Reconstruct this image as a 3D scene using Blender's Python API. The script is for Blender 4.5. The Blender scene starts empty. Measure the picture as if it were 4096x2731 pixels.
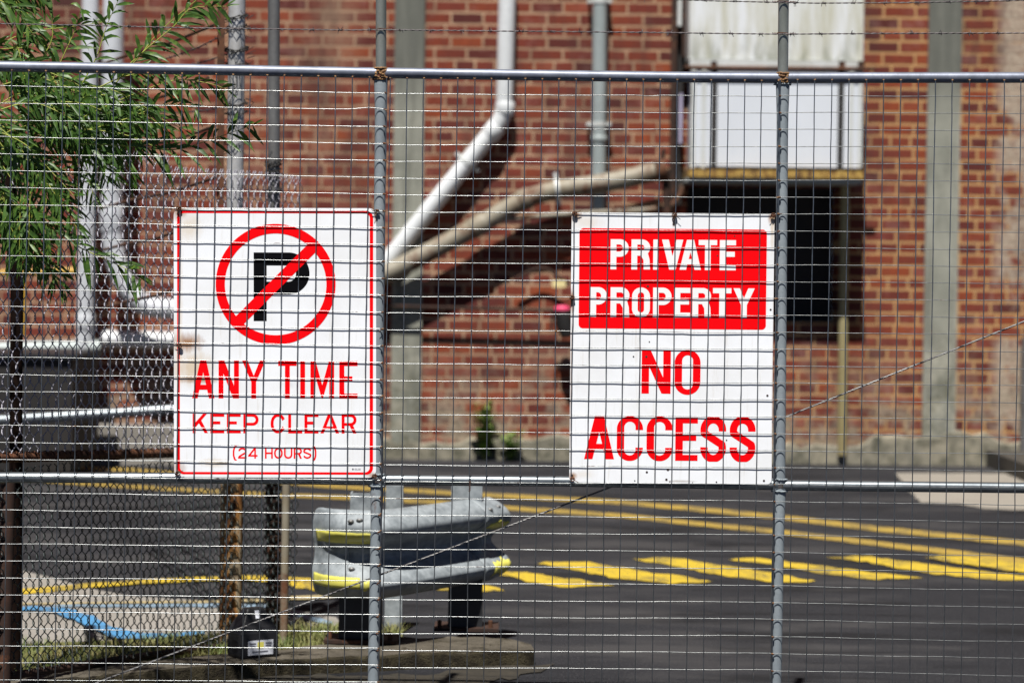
import bpy, math, random
import numpy as np
from mathutils import Vector, Matrix
random.seed(7); rng = np.random.default_rng(7)
R = math.radians
scene = bpy.context.scene
COL = scene.collection

# ------------------------------------------------------------------ camera
F = 85/36*4096
PITCH, ROLL, CAMZ = R(1.63), R(0.70), 1.38
fw = Vector((0, math.cos(PITCH), -math.sin(PITCH)))
r0 = Vector((1, 0, 0)); u0 = Vector((0, math.sin(PITCH), math.cos(PITCH)))
RT = r0*math.cos(ROLL) + u0*math.sin(ROLL)
UP = -r0*math.sin(ROLL) + u0*math.cos(ROLL)
CP = Vector((0, 0, CAMZ))
cd = bpy.data.cameras.new('camera'); cam = bpy.data.objects.new('camera', cd); COL.objects.link(cam)
cam.matrix_world = Matrix(((RT.x, UP.x, -fw.x, CP.x), (RT.y, UP.y, -fw.y, CP.y), (RT.z, UP.z, -fw.z, CP.z), (0, 0, 0, 1)))
cd.lens = 85; cd.sensor_width = 36; cd.clip_end = 500; cd.clip_start = 0.1
cd.dof.use_dof = True; cd.dof.focus_distance = 7.15; cd.dof.aperture_fstop = 3.1; cd.dof.aperture_blades = 0
scene.camera = cam

# ------------------------------------------------------------------ light
SUN_EL, SUN_AZ = R(63.5), R(-11)          # sun stands behind the camera, a little to the left
w = bpy.data.worlds.new("World"); scene.world = w; w.use_nodes = True
nt = w.node_tree; bg = nt.nodes['Background']; sky = nt.nodes.new('ShaderNodeTexSky')
sky.sky_type = 'NISHITA'; sky.sun_disc = False; sky.air_density = .25; sky.dust_density = .1; sky.altitude = 2500; sky.sun_elevation = SUN_EL
tosun = Vector((math.sin(SUN_AZ)*math.cos(SUN_EL), -math.cos(SUN_AZ)*math.cos(SUN_EL), math.sin(SUN_EL)))
sky.sun_rotation = math.atan2(tosun.x, tosun.y)
nt.links.new(sky.outputs[0], bg.inputs[0]); bg.inputs[1].default_value = 0.05
sl = bpy.data.lights.new('sun', 'SUN'); sl.energy = 5.0; sl.angle = R(0.53); sl.color = (1, .965, .905)
so = bpy.data.objects.new('sun', sl); COL.objects.link(so)
so.rotation_euler = tosun.to_track_quat('Z', 'Y').to_euler(); so.location = (-3, -6, 12)
scene.view_settings.view_transform = 'Standard'; scene.view_settings.look = 'None'
scene.view_settings.exposure = 0.66; scene.view_settings.gamma = 1
scene.render.engine = 'CYCLES'

# ------------------------------------------------------------------ picture point -> place on a real plane (v = 2352-wide picture units)
K = 4096/2352
def ray(vx, vy):
    return (fw*F + RT*(vx*K-2048) + UP*(1365.5-vy*K)).normalized()
def onY(vx, vy, Y):
    d = ray(vx, vy); return CP + d*(Y/d.y)
def onZ(vx, vy, z=0.):
    d = ray(vx, vy); return CP + d*((z-CAMZ)/d.z)
def onP(vx, vy, p0, n):
    d = ray(vx, vy); return CP + d*((p0-CP).dot(n)/d.dot(n))
def zsrc(x, y, f, ox, oy):                # a spot measured in a zoomed crop
    return ((x/f+ox)/K, (y/f+oy)/K)

# ------------------------------------------------------------------ objects
def tag(o, label=None, cat=None, group=None, kind=None):
    if label: o['label'] = label
    if cat: o['category'] = cat
    if group: o['group'] = group
    if kind: o['kind'] = kind
    return o
class MB:
    def __init__(s): s.v = []; s.f = []; s.sm = []; s.mi = []; s.cur = 0
    def add(s, vs, fs, smooth=False):
        b = len(s.v); s.v += [tuple(p) for p in vs]
        for f in fs: s.f.append(tuple(i+b for i in f)); s.sm.append(smooth); s.mi.append(s.cur)
        return s
    def box(s, a, b):
        x0, y0, z0 = a; x1, y1, z1 = b
        vs = [(x0,y0,z0),(x1,y0,z0),(x1,y1,z0),(x0,y1,z0),(x0,y0,z1),(x1,y0,z1),(x1,y1,z1),(x0,y1,z1)]
        return s.add(vs, [(0,3,2,1),(4,5,6,7),(0,1,5,4),(1,2,6,5),(2,3,7,6),(3,0,4,7)])
    def obox(s, c, ax, ay, az):           # oriented box from centre and half axes
        vs = [c+ax*i+ay*j+az*k for k in (-1,1) for i, j in ((-1,-1),(1,-1),(1,1),(-1,1))]
        return s.add(vs, [(0,3,2,1),(4,5,6,7),(0,1,5,4),(1,2,6,5),(2,3,7,6),(3,0,4,7)])
    def tube(s, pts, r, n=8, cap=True, flat=None):
        pts = [Vector(p) for p in pts]; m = len(pts)
        rr = r if hasattr(r, '__len__') else [r]*m
        vs = []; prev = None
        for i, p in enumerate(pts):
            t = (pts[min(i+1, m-1)] - pts[max(i-1, 0)])
            if t.length < 1e-9: t = Vector((0, 0, 1))
            t.normalize()
            if prev is None:
                a = Vector((0, 1, 0)) if abs(t.y) < .9 else Vector((1, 0, 0))
            else: a = prev
            b = t.cross(a); b.normalize(); a = b.cross(t); a.normalize(); prev = a
            fx = flat[i] if flat else 1.
            for k in range(n):
                q = 2*math.pi*k/n
                vs.append(p + a*(math.cos(q)*rr[i]/fx) + b*(math.sin(q)*rr[i]*fx))
        fs = [(i*n+k, i*n+(k+1) % n, (i+1)*n+(k+1) % n, (i+1)*n+k) for i in range(m-1) for k in range(n)]
        s.add(vs, fs, True)
        if cap:
            s.add(vs[:n], [tuple(range(n))[::-1]]); s.add(vs[-n:], [tuple(range(n))])
        return s
    def prism(s, top, z0):                # polygon (list of Vector at its own z) dropped to z0
        n = len(top); vs = [tuple(p) for p in top]+[(p[0], p[1], z0) for p in top]
        return s.add(vs, [tuple(range(n))]+[(i, i+n, (i+1) % n+n, (i+1) % n) for i in range(n)])
    def lump(s, c, rx, ry, rz, jit=.25, seg=8):
        vs = []; 
        for i in range(1, seg//2):
            th = math.pi*i/(seg//2)
            for k in range(seg):
                ph = 2*math.pi*k/seg; j = 1+random.uniform(-jit, jit)
                vs.append((c[0]+rx*math.sin(th)*math.cos(ph)*j, c[1]+ry*math.sin(th)*math.sin(ph)*j, c[2]+rz*math.cos(th)*j))
        nr = seg//2-1
        fs = [(i*seg+k, (i+1)*seg+k, (i+1)*seg+(k+1) % seg, i*seg+(k+1) % seg) for i in range(nr-1) for k in range(seg)]
        fs.append(tuple(range(seg))); fs.append(tuple((nr-1)*seg+k for k in range(seg))[::-1])
        return s.add(vs, fs, True)
    def build(s, name, mat, parent=None, origin=None):
        me = bpy.data.meshes.new(name)
        a = np.array(s.v, dtype=float)
        if origin is None:
            origin = Vector(((a[:,0].min()+a[:,0].max())/2, (a[:,1].min()+a[:,1].max())/2, a[:,2].min()))
        o3 = np.array(tuple(origin)); a = a-o3
        me.from_pydata(a.tolist(), [], s.f); me.polygons.foreach_set('use_smooth', s.sm)
        for q in (mat if isinstance(mat, list) else [mat]): me.materials.append(q)
        me.polygons.foreach_set('material_index', s.mi); me.update()
        o = bpy.data.objects.new(name, me); COL.objects.link(o)
        if parent is not None:
            o.parent = parent; o.location = Vector(origin)-wloc(parent)
        else: o.location = origin
        return o
def wloc(o):
    p = Vector(o.location)
    while o.parent: o = o.parent; p += Vector(o.location)
    return p
def empty(name, loc, label, cat, group=None):
    o = bpy.data.objects.new(name, None); COL.objects.link(o); o.location = loc
    o.empty_display_size = .1
    return tag(o, label, cat, group)

# ------------------------------------------------------------------ materials
class NT:
    def __init__(s, name):
        s.m = bpy.data.materials.new(name); s.m.use_nodes = True; s.t = s.m.node_tree
        s.b = s.t.nodes['Principled BSDF']; s.n = s.t.nodes; s.l = s.t.links
    def node(s, typ, **kw):
        n = s.n.new(typ)
        for k, v in kw.items(): setattr(n, k, v)
        return n
    def put(s, sock, v):
        if isinstance(v, bpy.types.NodeSocket): s.l.new(v, sock)
        elif v is not None:
            try: sock.default_value = v
            except Exception: sock.default_value = (*v, 1)
    def coord(s, kind='Object'):
        return s.node('ShaderNodeTexCoord').outputs[kind]
    def pos(s): return s.node('ShaderNodeNewGeometry').outputs['Position']
    def noise(s, vec, scale, detail=4, rough=.6, out=0, dist=0):
        n = s.node('ShaderNodeTexNoise'); n.inputs['Scale'].default_value = scale
        n.inputs['Detail'].default_value = detail; n.inputs['Roughness'].default_value = rough
        n.inputs['Distortion'].default_value = dist
        if vec is not None: s.l.new(vec, n.inputs['Vector'])
        return n.outputs[out]
    def ramp(s, fac, stops, interp='LINEAR'):
        n = s.node('ShaderNodeValToRGB'); cr = n.color_ramp; cr.interpolation = interp
        while len(cr.elements) < len(stops): cr.elements.new(.5)
        for e, (p, c) in zip(cr.elements, stops):
            e.position = p; e.color = (*c, 1) if hasattr(c, '__len__') else (c, c, c, 1)
        s.l.new(fac, n.inputs[0]); return n.outputs[0]
    def mix(s, fac, a, b, mode='MIX'):
        n = s.node('ShaderNodeMix', data_type='RGBA', blend_type=mode)
        s.put(n.inputs[0], fac); s.put(n.inputs[6], a); s.put(n.inputs[7], b); return n.outputs[2]
    def math(s, op, a, b=None, clamp=False):
        n = s.node('ShaderNodeMath', operation=op); n.use_clamp = clamp
        s.put(n.inputs[0], a)
        if b is not None: s.put(n.inputs[1], b)
        return n.outputs[0]
    def maprange(s, v, a, b, c=0., d=1.):
        n = s.node('ShaderNodeMapRange'); s.put(n.inputs[0], v)
        for i, q in enumerate((a, b, c, d)): n.inputs[i+1].default_value = q
        return n.outputs[0]
    def sep(s, vec):
        n = s.node('ShaderNodeSeparateXYZ'); s.l.new(vec, n.inputs[0]); return n.outputs
    def scalev(s, vec, sc):
        n = s.node('ShaderNodeMapping'); s.l.new(vec, n.inputs[0]); n.inputs['Scale'].default_value = sc; return n.outputs[0]
    def bump(s, h, strength=.3, dist=.01):
        n = s.node('ShaderNodeBump'); n.inputs['Strength'].default_value = strength
        n.inputs['Distance'].default_value = dist; s.l.new(h, n.inputs['Height']); s.l.new(n.outputs[0], s.b.inputs['Normal'])
    def set(s, col=None, rough=None, metal=None, spec=None):
        s.put(s.b.inputs['Base Color'], col); s.put(s.b.inputs['Roughness'], rough)
        s.put(s.b.inputs['Metallic'], metal); s.put(s.b.inputs['Specular IOR Level'], spec); return s.m
RUST1, RUST2 = (.16, .055, .018), (.045, .018, .010)

def metal(name, c1, c2, rough=.42, met=.7, rust=.0, scale=14, streak=1., bump=.05):
    n = NT(name); p = n.pos(); q = n.scalev(p, (1, 1, 1/streak)) if streak != 1 else p
    a = n.noise(q, scale, 6, .65); col = n.mix(n.maprange(a, .35, .65), c1, c2)
    fine = n.noise(p, scale*9, 3); col = n.mix(n.maprange(fine, .45, .7, 0, .35), col, tuple(x*.6 for x in c1))
    met_v = met
    if rust > 0:
        rn = n.noise(q, scale*.55, 8, .72); mk = n.maprange(rn, .72-rust*.45, .80-rust*.45)
        rc = n.mix(n.noise(p, scale*4, 5), RUST1, RUST2)
        col = n.mix(mk, col, rc); met_v = n.math('MULTIPLY', n.math('SUBTRACT', 1., mk), met)
        rough = n.mix(mk, (rough,)*3, (.85,)*3)
    n.bump(fine, bump*3, .001)
    return n.set(col, rough, met_v)
M = {}
M['galv'] = metal('galvanised_pipe', (.20, .22, .28), (.13, .145, .185), .46, .38, .10, 22)
M['galvshiny'] = metal('galvanised_shiny', (.26, .29, .31), (.16, .18, .20), .33, .7, .04, 12)
M['post'] = metal('grey_post', (.25, .285, .31), (.19, .22, .245), .6, .0, .14, 12, 2.5)
M['postup'] = metal('grey_post_upper', (.32, .33, .30), (.21, .22, .19), .38, .5, .26, 16, 4)
M['wire'] = metal('mesh_wire', (.34, .35, .35), (.17, .18, .185), .30, .9, .2, 30)
M['barb'] = metal('barbed_wire', (.14, .13, .135), (.07, .055, .06), .45, .5, .25, 30)
M['cable'] = metal('cable', (.25, .25, .25), (.12, .11, .11), .42, .75, .12, 30)
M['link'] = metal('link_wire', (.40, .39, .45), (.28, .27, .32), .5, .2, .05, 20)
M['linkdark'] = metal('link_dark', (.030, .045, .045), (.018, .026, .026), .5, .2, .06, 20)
M['rust'] = metal('rust', (.11, .042, .016), (.035, .015, .009), .85, .1, .55, 18)
M['rustdark'] = metal('rust_dark', (.045, .018, .010), (.018, .009, .006), .85, .1, .35, 18)
M['rustpale'] = metal('rust_weld', (.30, .17, .07), (.16, .08, .04), .8, .2, .2, 60)
def rustpost():
    n = NT('rusty_post'); p = n.pos(); a = n.noise(n.scalev(p, (1, 1, .35)), 14, 7, .7)
    col = n.ramp(a, [(.36, (.035, .016, .008)), (.44, (.20, .075, .015)), (.50, (.34, .16, .04)), (.56, (.38, .32, .22)), (.64, (.10, .05, .02))])
    n.bump(a, .5, .01); return n.set(col, .8)
M['rustypost'] = rustpost()
M['bigpost'] = metal('silver_post', (.56, .56, .57), (.36, .35, .33), .5, .4, .16, 9, 2)
M['steelpost'] = metal('steel_post', (.22, .22, .22), (.14, .135, .13), .5, .5, .1, 9, 2)
M['whitepipe'] = metal('white_pipe', (.66, .68, .70), (.56, .58, .59), .45, 0, .03, 4, 3)
M['greyplpipe'] = metal('grey_white_pipe', (.56, .58, .62), (.47, .49, .52), .45, 0, .03, 4, 3)
M['greypipe'] = metal('grey_pipe', (.34, .38, .38), (.26, .30, .30), .5, .1, .05, 5, 3)
M['tanpipe'] = metal('tan_pipe', (.27, .25, .20), (.20, .16, .105), .6, .05, .50, 3.6)
M['rail'] = metal('guardrail_steel', (.29, .32, .34), (.15, .17, .185), .6, .0, .07, 26)
M['black'] = metal('black_paint', (.012, .013, .015), (.02, .021, .024), .5, 0, .05, 10)
M['plastic'] = metal('black_plastic', (.010, .010, .012), (.014, .014, .016), .5, 0, 0, 10)
M['pole'] = metal('mustard_pole', (.30, .27, .15), (.24, .19, .08), .6, 0, .2, 3, 4)
M['yellowpipe'] = metal('yellow_pipe', (.55, .33, .03), (.45, .26, .03), .5, 0, .05, 5)
M['dark'] = metal('dark_steel_and_shade', (.016, .013, .012), (.008, .007, .007), .7, 0, .1, 4)

def flat(name, c, rough=.5, var=.12, scale=8, metal_=0, spec=.5):
    n = NT(name); a = n.noise(n.pos(), scale, 5)
    col = n.mix(n.maprange(a, .3, .7), tuple(x*(1-var) for x in c), tuple(min(1, x*(1+var)) for x in c))
    return n.set(col, rough, metal_, spec)
M['red'] = flat('red_vinyl', (.86, .0, .003), .5, .03, 6, 0, .12)
M['blk'] = flat('black_vinyl', (.003, .003, .004), .6, .1, 8, 0, .05)
M['whitetext'] = flat('white_vinyl', (.86, .86, .86), .4, .02)
M['tinygrey'] = flat('grey_print', (.12, .12, .14), .5)
M['hole'] = flat('bolt_hole', (.04, .025, .022), .8)
M['yellowstrip'] = flat('reflective_yellow', (.58, .54, .11), .35, .1, 12)
M['label'] = flat('label_white', (.62, .64, .70), .4, .05)
M['labelyel'] = flat('label_yellow', (.65, .60, .12), .4)
M['pink'] = flat('pink_tag', (.75, .06, .16), .5)
M['cream'] = flat('cream_tag', (.65, .56, .27), .6)
M['lav'] = flat('lavender_strip', (.36, .33, .46), .6)

def asphalt():
    n = NT('asphalt'); p = n.pos()
    a = n.noise(p, .7, 6, .6); b = n.noise(p, 85, 3, .85); v = n.node('ShaderNodeTexVoronoi'); v.inputs['Scale'].default_value = 60
    n.l.new(p, v.inputs['Vector'])
    col = n.mix(n.maprange(a, .3, .7), (0.0185, 0.0188, 0.0222), (0.0285, 0.0285, 0.0325))
    col = n.mix(n.maprange(b, .52, .70, 0, .85), col, (0.072, 0.072, 0.076))
    col = n.mix(n.maprange(v.outputs[0], 0, .25, .6, 0), col, (0.012, 0.012, 0.0126))
    sc = n.noise(n.scalev(p, (.5, 2.2, 1)), 1.6, 5); col = n.mix(n.maprange(sc, .50, .60, 0, .85), col, (0.0156, 0.0156, 0.0174)); s2 = n.noise(n.scalev(p, (.7, 1.6, 1)), 1.1, 6); col = n.mix(n.maprange(s2, .50, .62, 0, .8), col, (0.0546, 0.0527, 0.0546))
    n.bump(b, .9, .008); return n.set(col, .92, 0, .08)
M['asphalt'] = asphalt()
def roadpaint(name, c):
    n = NT(name); p = n.pos(); b = n.noise(p, 55, 3, .8); c2 = n.noise(p, 5, 4)
    m = n.math('MAXIMUM', n.maprange(b, .56, .66, 0, .85), n.math('MULTIPLY', n.maprange(c2, .48, .60), n.maprange(b, .42, .54, 0, .9)))
    col = n.mix(m, n.mix(c2, c, tuple(x*.8 for x in c)), (0.054, 0.051, 0.042)); n.bump(b, .4, .003)
    return n.set(col, .7)
M['ypaint'] = roadpaint('yellow_paint', (0.528, 0.3696, 0.0198))
M['ypaint2'] = roadpaint('dull_yellow_paint', (0.3596, 0.2418, 0.0372))
M['ypale'] = roadpaint('pale_yellow_paint', (0.372, 0.3, 0.156))
M['blue'] = roadpaint('blue_paint', (0.06, 0.24, 0.468))
M['bluepale'] = roadpaint('pale_blue_paint', (0.192, 0.276, 0.36))
def concrete(name, c1, c2, dirt=None, scale=3, thr=.55):
    n = NT(name); p = n.pos(); a = n.noise(p, scale, 8, .65); f = n.noise(p, scale*30, 3)
    col = n.mix(n.maprange(a, .3, .7), c1, c2)
    if dirt:
        d = n.noise(p, scale*1.7, 8, .7); col = n.mix(n.maprange(d, thr, thr+.2), col, dirt)
    col = n.mix(n.maprange(f, .5, .75, 0, .3), col, tuple(x*.4 for x in c1))
    n.bump(f, .5, .006); return n.set(col, .9)
M['pave'] = concrete('light_concrete', (0.252, 0.234, 0.213), (0.198, 0.183, 0.162), None, 2)
M['slab'] = concrete('slab_concrete', (0.252, 0.231, 0.198), (0.204, 0.183, 0.156), (0.126, 0.114, 0.096), 2.2, .6)
M['kerb'] = concrete('kerb_concrete', (.20, .175, .14), (.115, .10, .08), (.03, .025, .018), 7, .5)
def kerbmat():
    n = NT('kerb_concrete'); p = n.pos(); a = n.noise(p, 9, 8, .7); f = n.noise(p, 160, 3)
    col = n.mix(n.maprange(a, .35, .65), (.12, .105, .082), (.065, .056, .044))
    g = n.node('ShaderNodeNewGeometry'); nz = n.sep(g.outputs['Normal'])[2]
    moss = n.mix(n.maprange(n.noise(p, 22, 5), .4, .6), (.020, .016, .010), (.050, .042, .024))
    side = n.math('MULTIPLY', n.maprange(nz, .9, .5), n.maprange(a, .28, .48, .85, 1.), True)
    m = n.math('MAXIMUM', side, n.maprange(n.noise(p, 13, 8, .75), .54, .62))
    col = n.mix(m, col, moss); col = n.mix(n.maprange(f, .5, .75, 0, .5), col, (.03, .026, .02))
    n.bump(f, .9, .008); return n.set(col, .9, 0, .2)
M['kerb'] = kerbmat()
def pilmat():
    n = NT('pilaster_concrete'); p = n.pos(); z = n.sep(p)[2]; a = n.noise(p, 2.4, 8, .7); st = n.noise(n.scalev(p, (6, 6, .45)), 2.2, 7, .7)
    col = n.mix(n.maprange(a, .35, .65), (.30, .30, .255), (.19, .195, .165)); col = n.mix(n.maprange(st, .48, .64, 0, .8), col, (.12, .12, .10))
    up = n.math('MULTIPLY', n.maprange(z, 2.5, 2.9), n.maprange(st, .3, .5, .55, .9)); col = n.mix(up, col, (.105, .108, .095))
    lo = n.math('MULTIPLY', n.maprange(z, 1.3, .4), n.maprange(n.noise(p, 7, 9, .75), .44, .56)); col = n.mix(lo, col, n.mix(n.maprange(a, .4, .6), (.42, .40, .33), (.10, .10, .07)))
    n.bump(a, .5, .01); return n.set(col, .9, 0, .2)
M['pilaster'] = pilmat()
M['plinth'] = concrete('plinth_plaster', (.30, .27, .20), (.16, .15, .12), (.06, .06, .04), 4.5, .44)
M['dirt'] = concrete('dirt', (.018, .015, .010), (.036, .029, .019), (.010, .008, .006), 12, .50)
M['stepdark'] = concrete('dark_step', (.035, .03, .025), (.05, .045, .035), None, 5)

def brick():
    n = NT('brick_wall'); p = n.pos(); x, y, z = n.sep(p)
    cmb = n.node('ShaderNodeCombineXYZ'); n.l.new(x, cmb.inputs[0]); n.l.new(z, cmb.inputs[1])
    wob = n.noise(p, 9, 2, .5, 1); va = n.node('ShaderNodeVectorMath', operation='MULTIPLY_ADD')
    n.l.new(wob, va.inputs[0]); va.inputs[1].default_value = (.012, .012, 0); n.l.new(cmb.outputs[0], va.inputs[2])
    def bt(off):
        b = n.node('ShaderNodeTexBrick'); n.l.new(va.outputs[0], b.inputs['Vector'])
        b.inputs['Color1'].default_value = (0, 0, 0, 1); b.inputs['Color2'].default_value = (1, 1, 1, 1)
        b.inputs['Scale'].default_value = 1; b.inputs['Brick Width'].default_value = .235; b.inputs['Row Height'].default_value = .0865
        b.inputs['Mortar Size'].default_value = .0105; b.inputs['Mortar Smooth'].default_value = .25; b.inputs['Bias'].default_value = 0
        b.offset = .5; b.squash = .62; b.squash_frequency = 3; return b
    b = bt(0)
    big = n.noise(p, .9, 4); 
    rnd = n.math('ADD', n.math('MULTIPLY', b.outputs['Color'], .8), n.maprange(big, .3, .7, -.05, .25), True)
    bc = n.ramp(rnd, [(0, (.055, .014, .013)), (.2, (.105, .022, .017)), (.42, (.190, .037, .017)), (.6, (.155, .031, .021)), (.82, (.25, .053, .017)), (1, (.24, .072, .058))])
    f1 = n.noise(p, 26, 5, .75); bc = n.mix(n.maprange(f1, .4, .75, 0, .6), bc, (.08, .024, .02))
    bloom = n.noise(p, 4.2, 6, .7); bc = n.mix(n.maprange(bloom, .54, .72, 0, .55), bc, (.30, .15, .13))
    mc = n.mix(n.maprange(n.noise(p, 6, 5), .35, .65), (.43, .275, .175), (.27, .165, .105))
    mc = n.mix(n.maprange(n.math('ADD', x, n.math('MULTIPLY', big, 3.)), 2.2, 4.2), mc, (.43, .25, .11))
    col = n.mix(b.outputs['Fac'], bc, mc)
    # plaster smears beside the left pilaster and old paint at the right end, pale staining near the ground
    sm = n.noise(n.scalev(p, (1, 1, .6)), 2.6, 8, .7)
    def band(a, bb, soft): return n.math('MULTIPLY', n.maprange(x, a-soft, a+soft), n.maprange(x, bb+soft, bb-soft))
    m1 = n.math('MULTIPLY', band(-2.0, -1.2, .12), n.maprange(sm, .47, .66, 0, .6))
    col = n.mix(m1, col, (.32, .215, .145))
    m2 = n.math('MULTIPLY', n.maprange(x, 3.50, 3.60), n.maprange(n.noise(n.scalev(p, (1, 1, .8)), 2.1, 9, .68), .46, .52))
    col = n.mix(m2, col, n.mix(n.maprange(f1, .35, .65), (.42, .35, .27), (.24, .17, .13)))
    m3 = n.math('MULTIPLY', n.maprange(z, .95, .30), n.maprange(n.noise(p, 3.2, 9, .7), .46, .58, 0, .8))
    col = n.mix(m3, col, n.mix(n.maprange(f1, .35, .65), (.36, .31, .23), (.13, .12, .09)))
    dk = n.math('MULTIPLY', n.maprange(n.noise(n.scalev(p, (1, 1, .35)), 1.7, 8, .7), .50, .68, 0, .75), 1.)
    col = n.mix(dk, col, (.05, .028, .025))
    h = n.math('SUBTRACT', n.math('MULTIPLY', f1, .3), b.outputs['Fac'])
    n.bump(h, .8, .012); return n.set(col, .88, 0, .25)
M['brick'] = brick()
def cabinet():
    n = NT('cabinet_paint'); p = n.pos(); x, y, z = n.sep(p)
    st = n.noise(n.scalev(p, (5, 5, .5)), 2.2, 6, .7)
    col = n.mix(n.maprange(st, .40, .62, 0, .9), (.66, .68, .70), (.44, .43, .33))
    g = n.math('MULTIPLY', n.maprange(z, 3.15, 2.80), n.maprange(n.noise(n.scalev(p, (3, 3, 1)), 4, 6), .46, .58))
    col = n.mix(g, col, (.20, .21, .16)); n.bump(st, .1, .01); return n.set(col, .45)
M['cab'] = cabinet()
M['cabplain'] = flat('cabinet_lower', (.60, .63, .68), .4, .04, 3)
M['cabtrim'] = metal('cabinet_trim', (.58, .60, .60), (.45, .46, .43), .5, 0, .22, 6, 3)
def ledge():
    n = NT('rusty_ledge'); p = n.pos(); a = n.noise(n.scalev(p, (1, 1, .5)), 11, 6, .75)
    col = n.ramp(a, [(.34, (.03, .018, .009)), (.46, (.20, .10, .02)), (.52, (.46, .30, .07)), (.58, (.14, .07, .02)), (.68, (.04, .02, .01))])
    return n.set(col, .8)
M['ledge'] = ledge()
def leafmat():
    n = NT('leaf'); oi = n.pos(); a = n.noise(oi, 9, 3); b = n.noise(oi, 60, 2)
    col = n.mix(n.maprange(a, .35, .65), (.028, .070, .015), (.066, .145, .024)); col = n.mix(n.maprange(b, .50, .66, 0, .7), col, (.15, .24, .035))
    n.set(col, .42, 0, .35); n.b.inputs['Transmission Weight'].default_value = 0
    tr = n.node('ShaderNodeBsdfTranslucent'); n.put(tr.inputs[0], n.mix(.4, col, (.16, .26, .03))); ms = n.node('ShaderNodeMixShader'); ms.inputs[0].default_value = .28
    out = n.n['Material Output']; n.l.new(n.b.outputs[0], ms.inputs[1]); n.l.new(tr.outputs[0], ms.inputs[2]); n.l.new(ms.outputs[0], out.inputs[0])
    return n.m
M['leaf'] = leafmat()
M['twig'] = flat('twig', (.30, .33, .05), .6, .2, 20)
M['bark'] = flat('bark', (.010, .006, .005), 1., .4, 20, 0, .02)
def grassmat(c1, c2, name):
    n = NT(name); a = n.noise(n.pos(), 6, 4); b = n.noise(n.pos(), 50, 2)
    col = n.mix(n.maprange(a, .4, .6), c1, c2); col = n.mix(n.maprange(b, .45, .65, 0, .5), col, (.20, .18, .07)); return n.set(col, .7)
M['grass'] = grassmat((0.0675, 0.1125, 0.0188), (0.165, 0.1575, 0.0525), 'grass_blades')
M['grassbase'] = grassmat((.10, .11, .03), (.20, .17, .07), 'grass_soil')
M['weed'] = grassmat((.08, .17, .03), (.14, .26, .05), 'weed_leaves')

# sign board paint with rust runs
def signmat(name, spots, W, H):
    n = NT(name); c = n.coord('Object'); x, y, z = n.sep(c)
    col = n.mix(n.maprange(n.noise(c, 4, 6), .42, .66, 0, .6), (.84, .86, .90), (.70, .70, .70)); sk = n.noise(n.scalev(c, (40, 1, 3)), 1.3, 6, .7); col = n.mix(n.maprange(sk, .56, .72, 0, .45), col, (.58, .54, .47))
    fine = n.noise(n.scalev(c, (60, 1, 22)), 1.4, 7, .7); 
    for (sx, sy, rx, ry, k, cc) in spots:    # mm from the top left corner
        dx = n.math('DIVIDE', n.math('SUBTRACT', x, sx/1000-W/2), rx/1000)
        dz = n.math('DIVIDE', n.math('SUBTRACT', z, H-sy/1000), ry/1000)
        d = n.math('SQRT', n.math('ADD', n.math('MULTIPLY', dx, dx), n.math('MULTIPLY', dz, dz)))
        m = n.math('SUBTRACT', n.math('ADD', n.math('MULTIPLY', n.math('SUBTRACT', 1., d), 1.3), n.math('MULTIPLY', fine, 1.2)), .6, True)
        col = n.mix(n.math('MULTIPLY', m, k), col, cc)
    return n.set(col, .42, 0, .3)
RUSTC = (.30, .13, .035); TANC = (.60, .47, .30)

# ------------------------------------------------------------------ setting: ground and its markings
def sheet(name, pts, z, mat, label=None, jag=0, sub=.05, parent=None):
    P = [onZ(a, b, z) for a, b in pts]; Q = []
    for i, p in enumerate(P):
        q = P[(i+1) % len(P)]; n = max(1, int((q-p).length/sub)) if jag else 1
        for k in range(n):
            t = p.lerp(q, k/n)
            if jag: t = t+Vector((random.uniform(-jag, jag), random.uniform(-jag, jag)*2, 0))
            Q.append(t)
    m = MB(); m.add(Q, [tuple(range(len(Q)))]); nz = Vector((0, 0, 0))
    for i in range(len(Q)):
        a, b = Q[i], Q[(i+1) % len(Q)]; nz.z += (a.x*b.y-b.x*a.y)
    if nz.z < 0: m.f = [f[::-1] for f in m.f]
    o = m.build(name, mat, parent); return tag(o, label, kind='structure')
def strip(name, cl, th, z, mat, label=None, jag=.006):       # painted line: centre points and picture thickness
    up = [(x, y-t/2) for (x, y), t in zip(cl, th)]; dn = [(x, y+t/2) for (x, y), t in zip(cl, th)]
    return sheet(name, up+dn[::-1], z, mat, label, jag)
g = MB().add([(-60, -20, 0), (60, -20, 0), (60, 60, 0), (-60, 60, 0)], [(0, 1, 2, 3)])
tag(g.build('ground', M['asphalt']), kind='structure')

z5 = lambda x, y: zsrc(x, y, 1.68, 0, 1800)
z6 = lambda x, y: zsrc(x, y, 1.68, 1100, 1800)
c8 = lambda x, y: zsrc(x, y, 1.147, 2048, 1364)
z7 = lambda x, y: zsrc(x, y, 1.3868, 2400, 1800)
sheet('pavement', [z5(-900, 700), z5(-300, 740), z5(70, 790), z5(330, 850), z5(520, 905), z5(640, 935), z5(860, 975), z5(1460, 1015), z5(1900, 1055), z5(2250, 1120), z5(2330, 1190), z5(1900, 1230), z5(1460, 1270), z5(700, 1320), z5(0, 1360), z5(-900, 1420)], .004, M['pave'], jag=.004)
sheet('grass_verge', [z5(-900, 1290), z5(0, 1300), z5(500, 1290), z5(900, 1270), z5(1460, 1235), z5(1930, 1195), z5(2250, 1180), z5(2500, 1195), z5(2680, 1260), z5(2300, 1400), z5(1400, 1450), z5(0, 1700), z5(-900, 1800)], .008, M['grassbase'], jag=.01)
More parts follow.
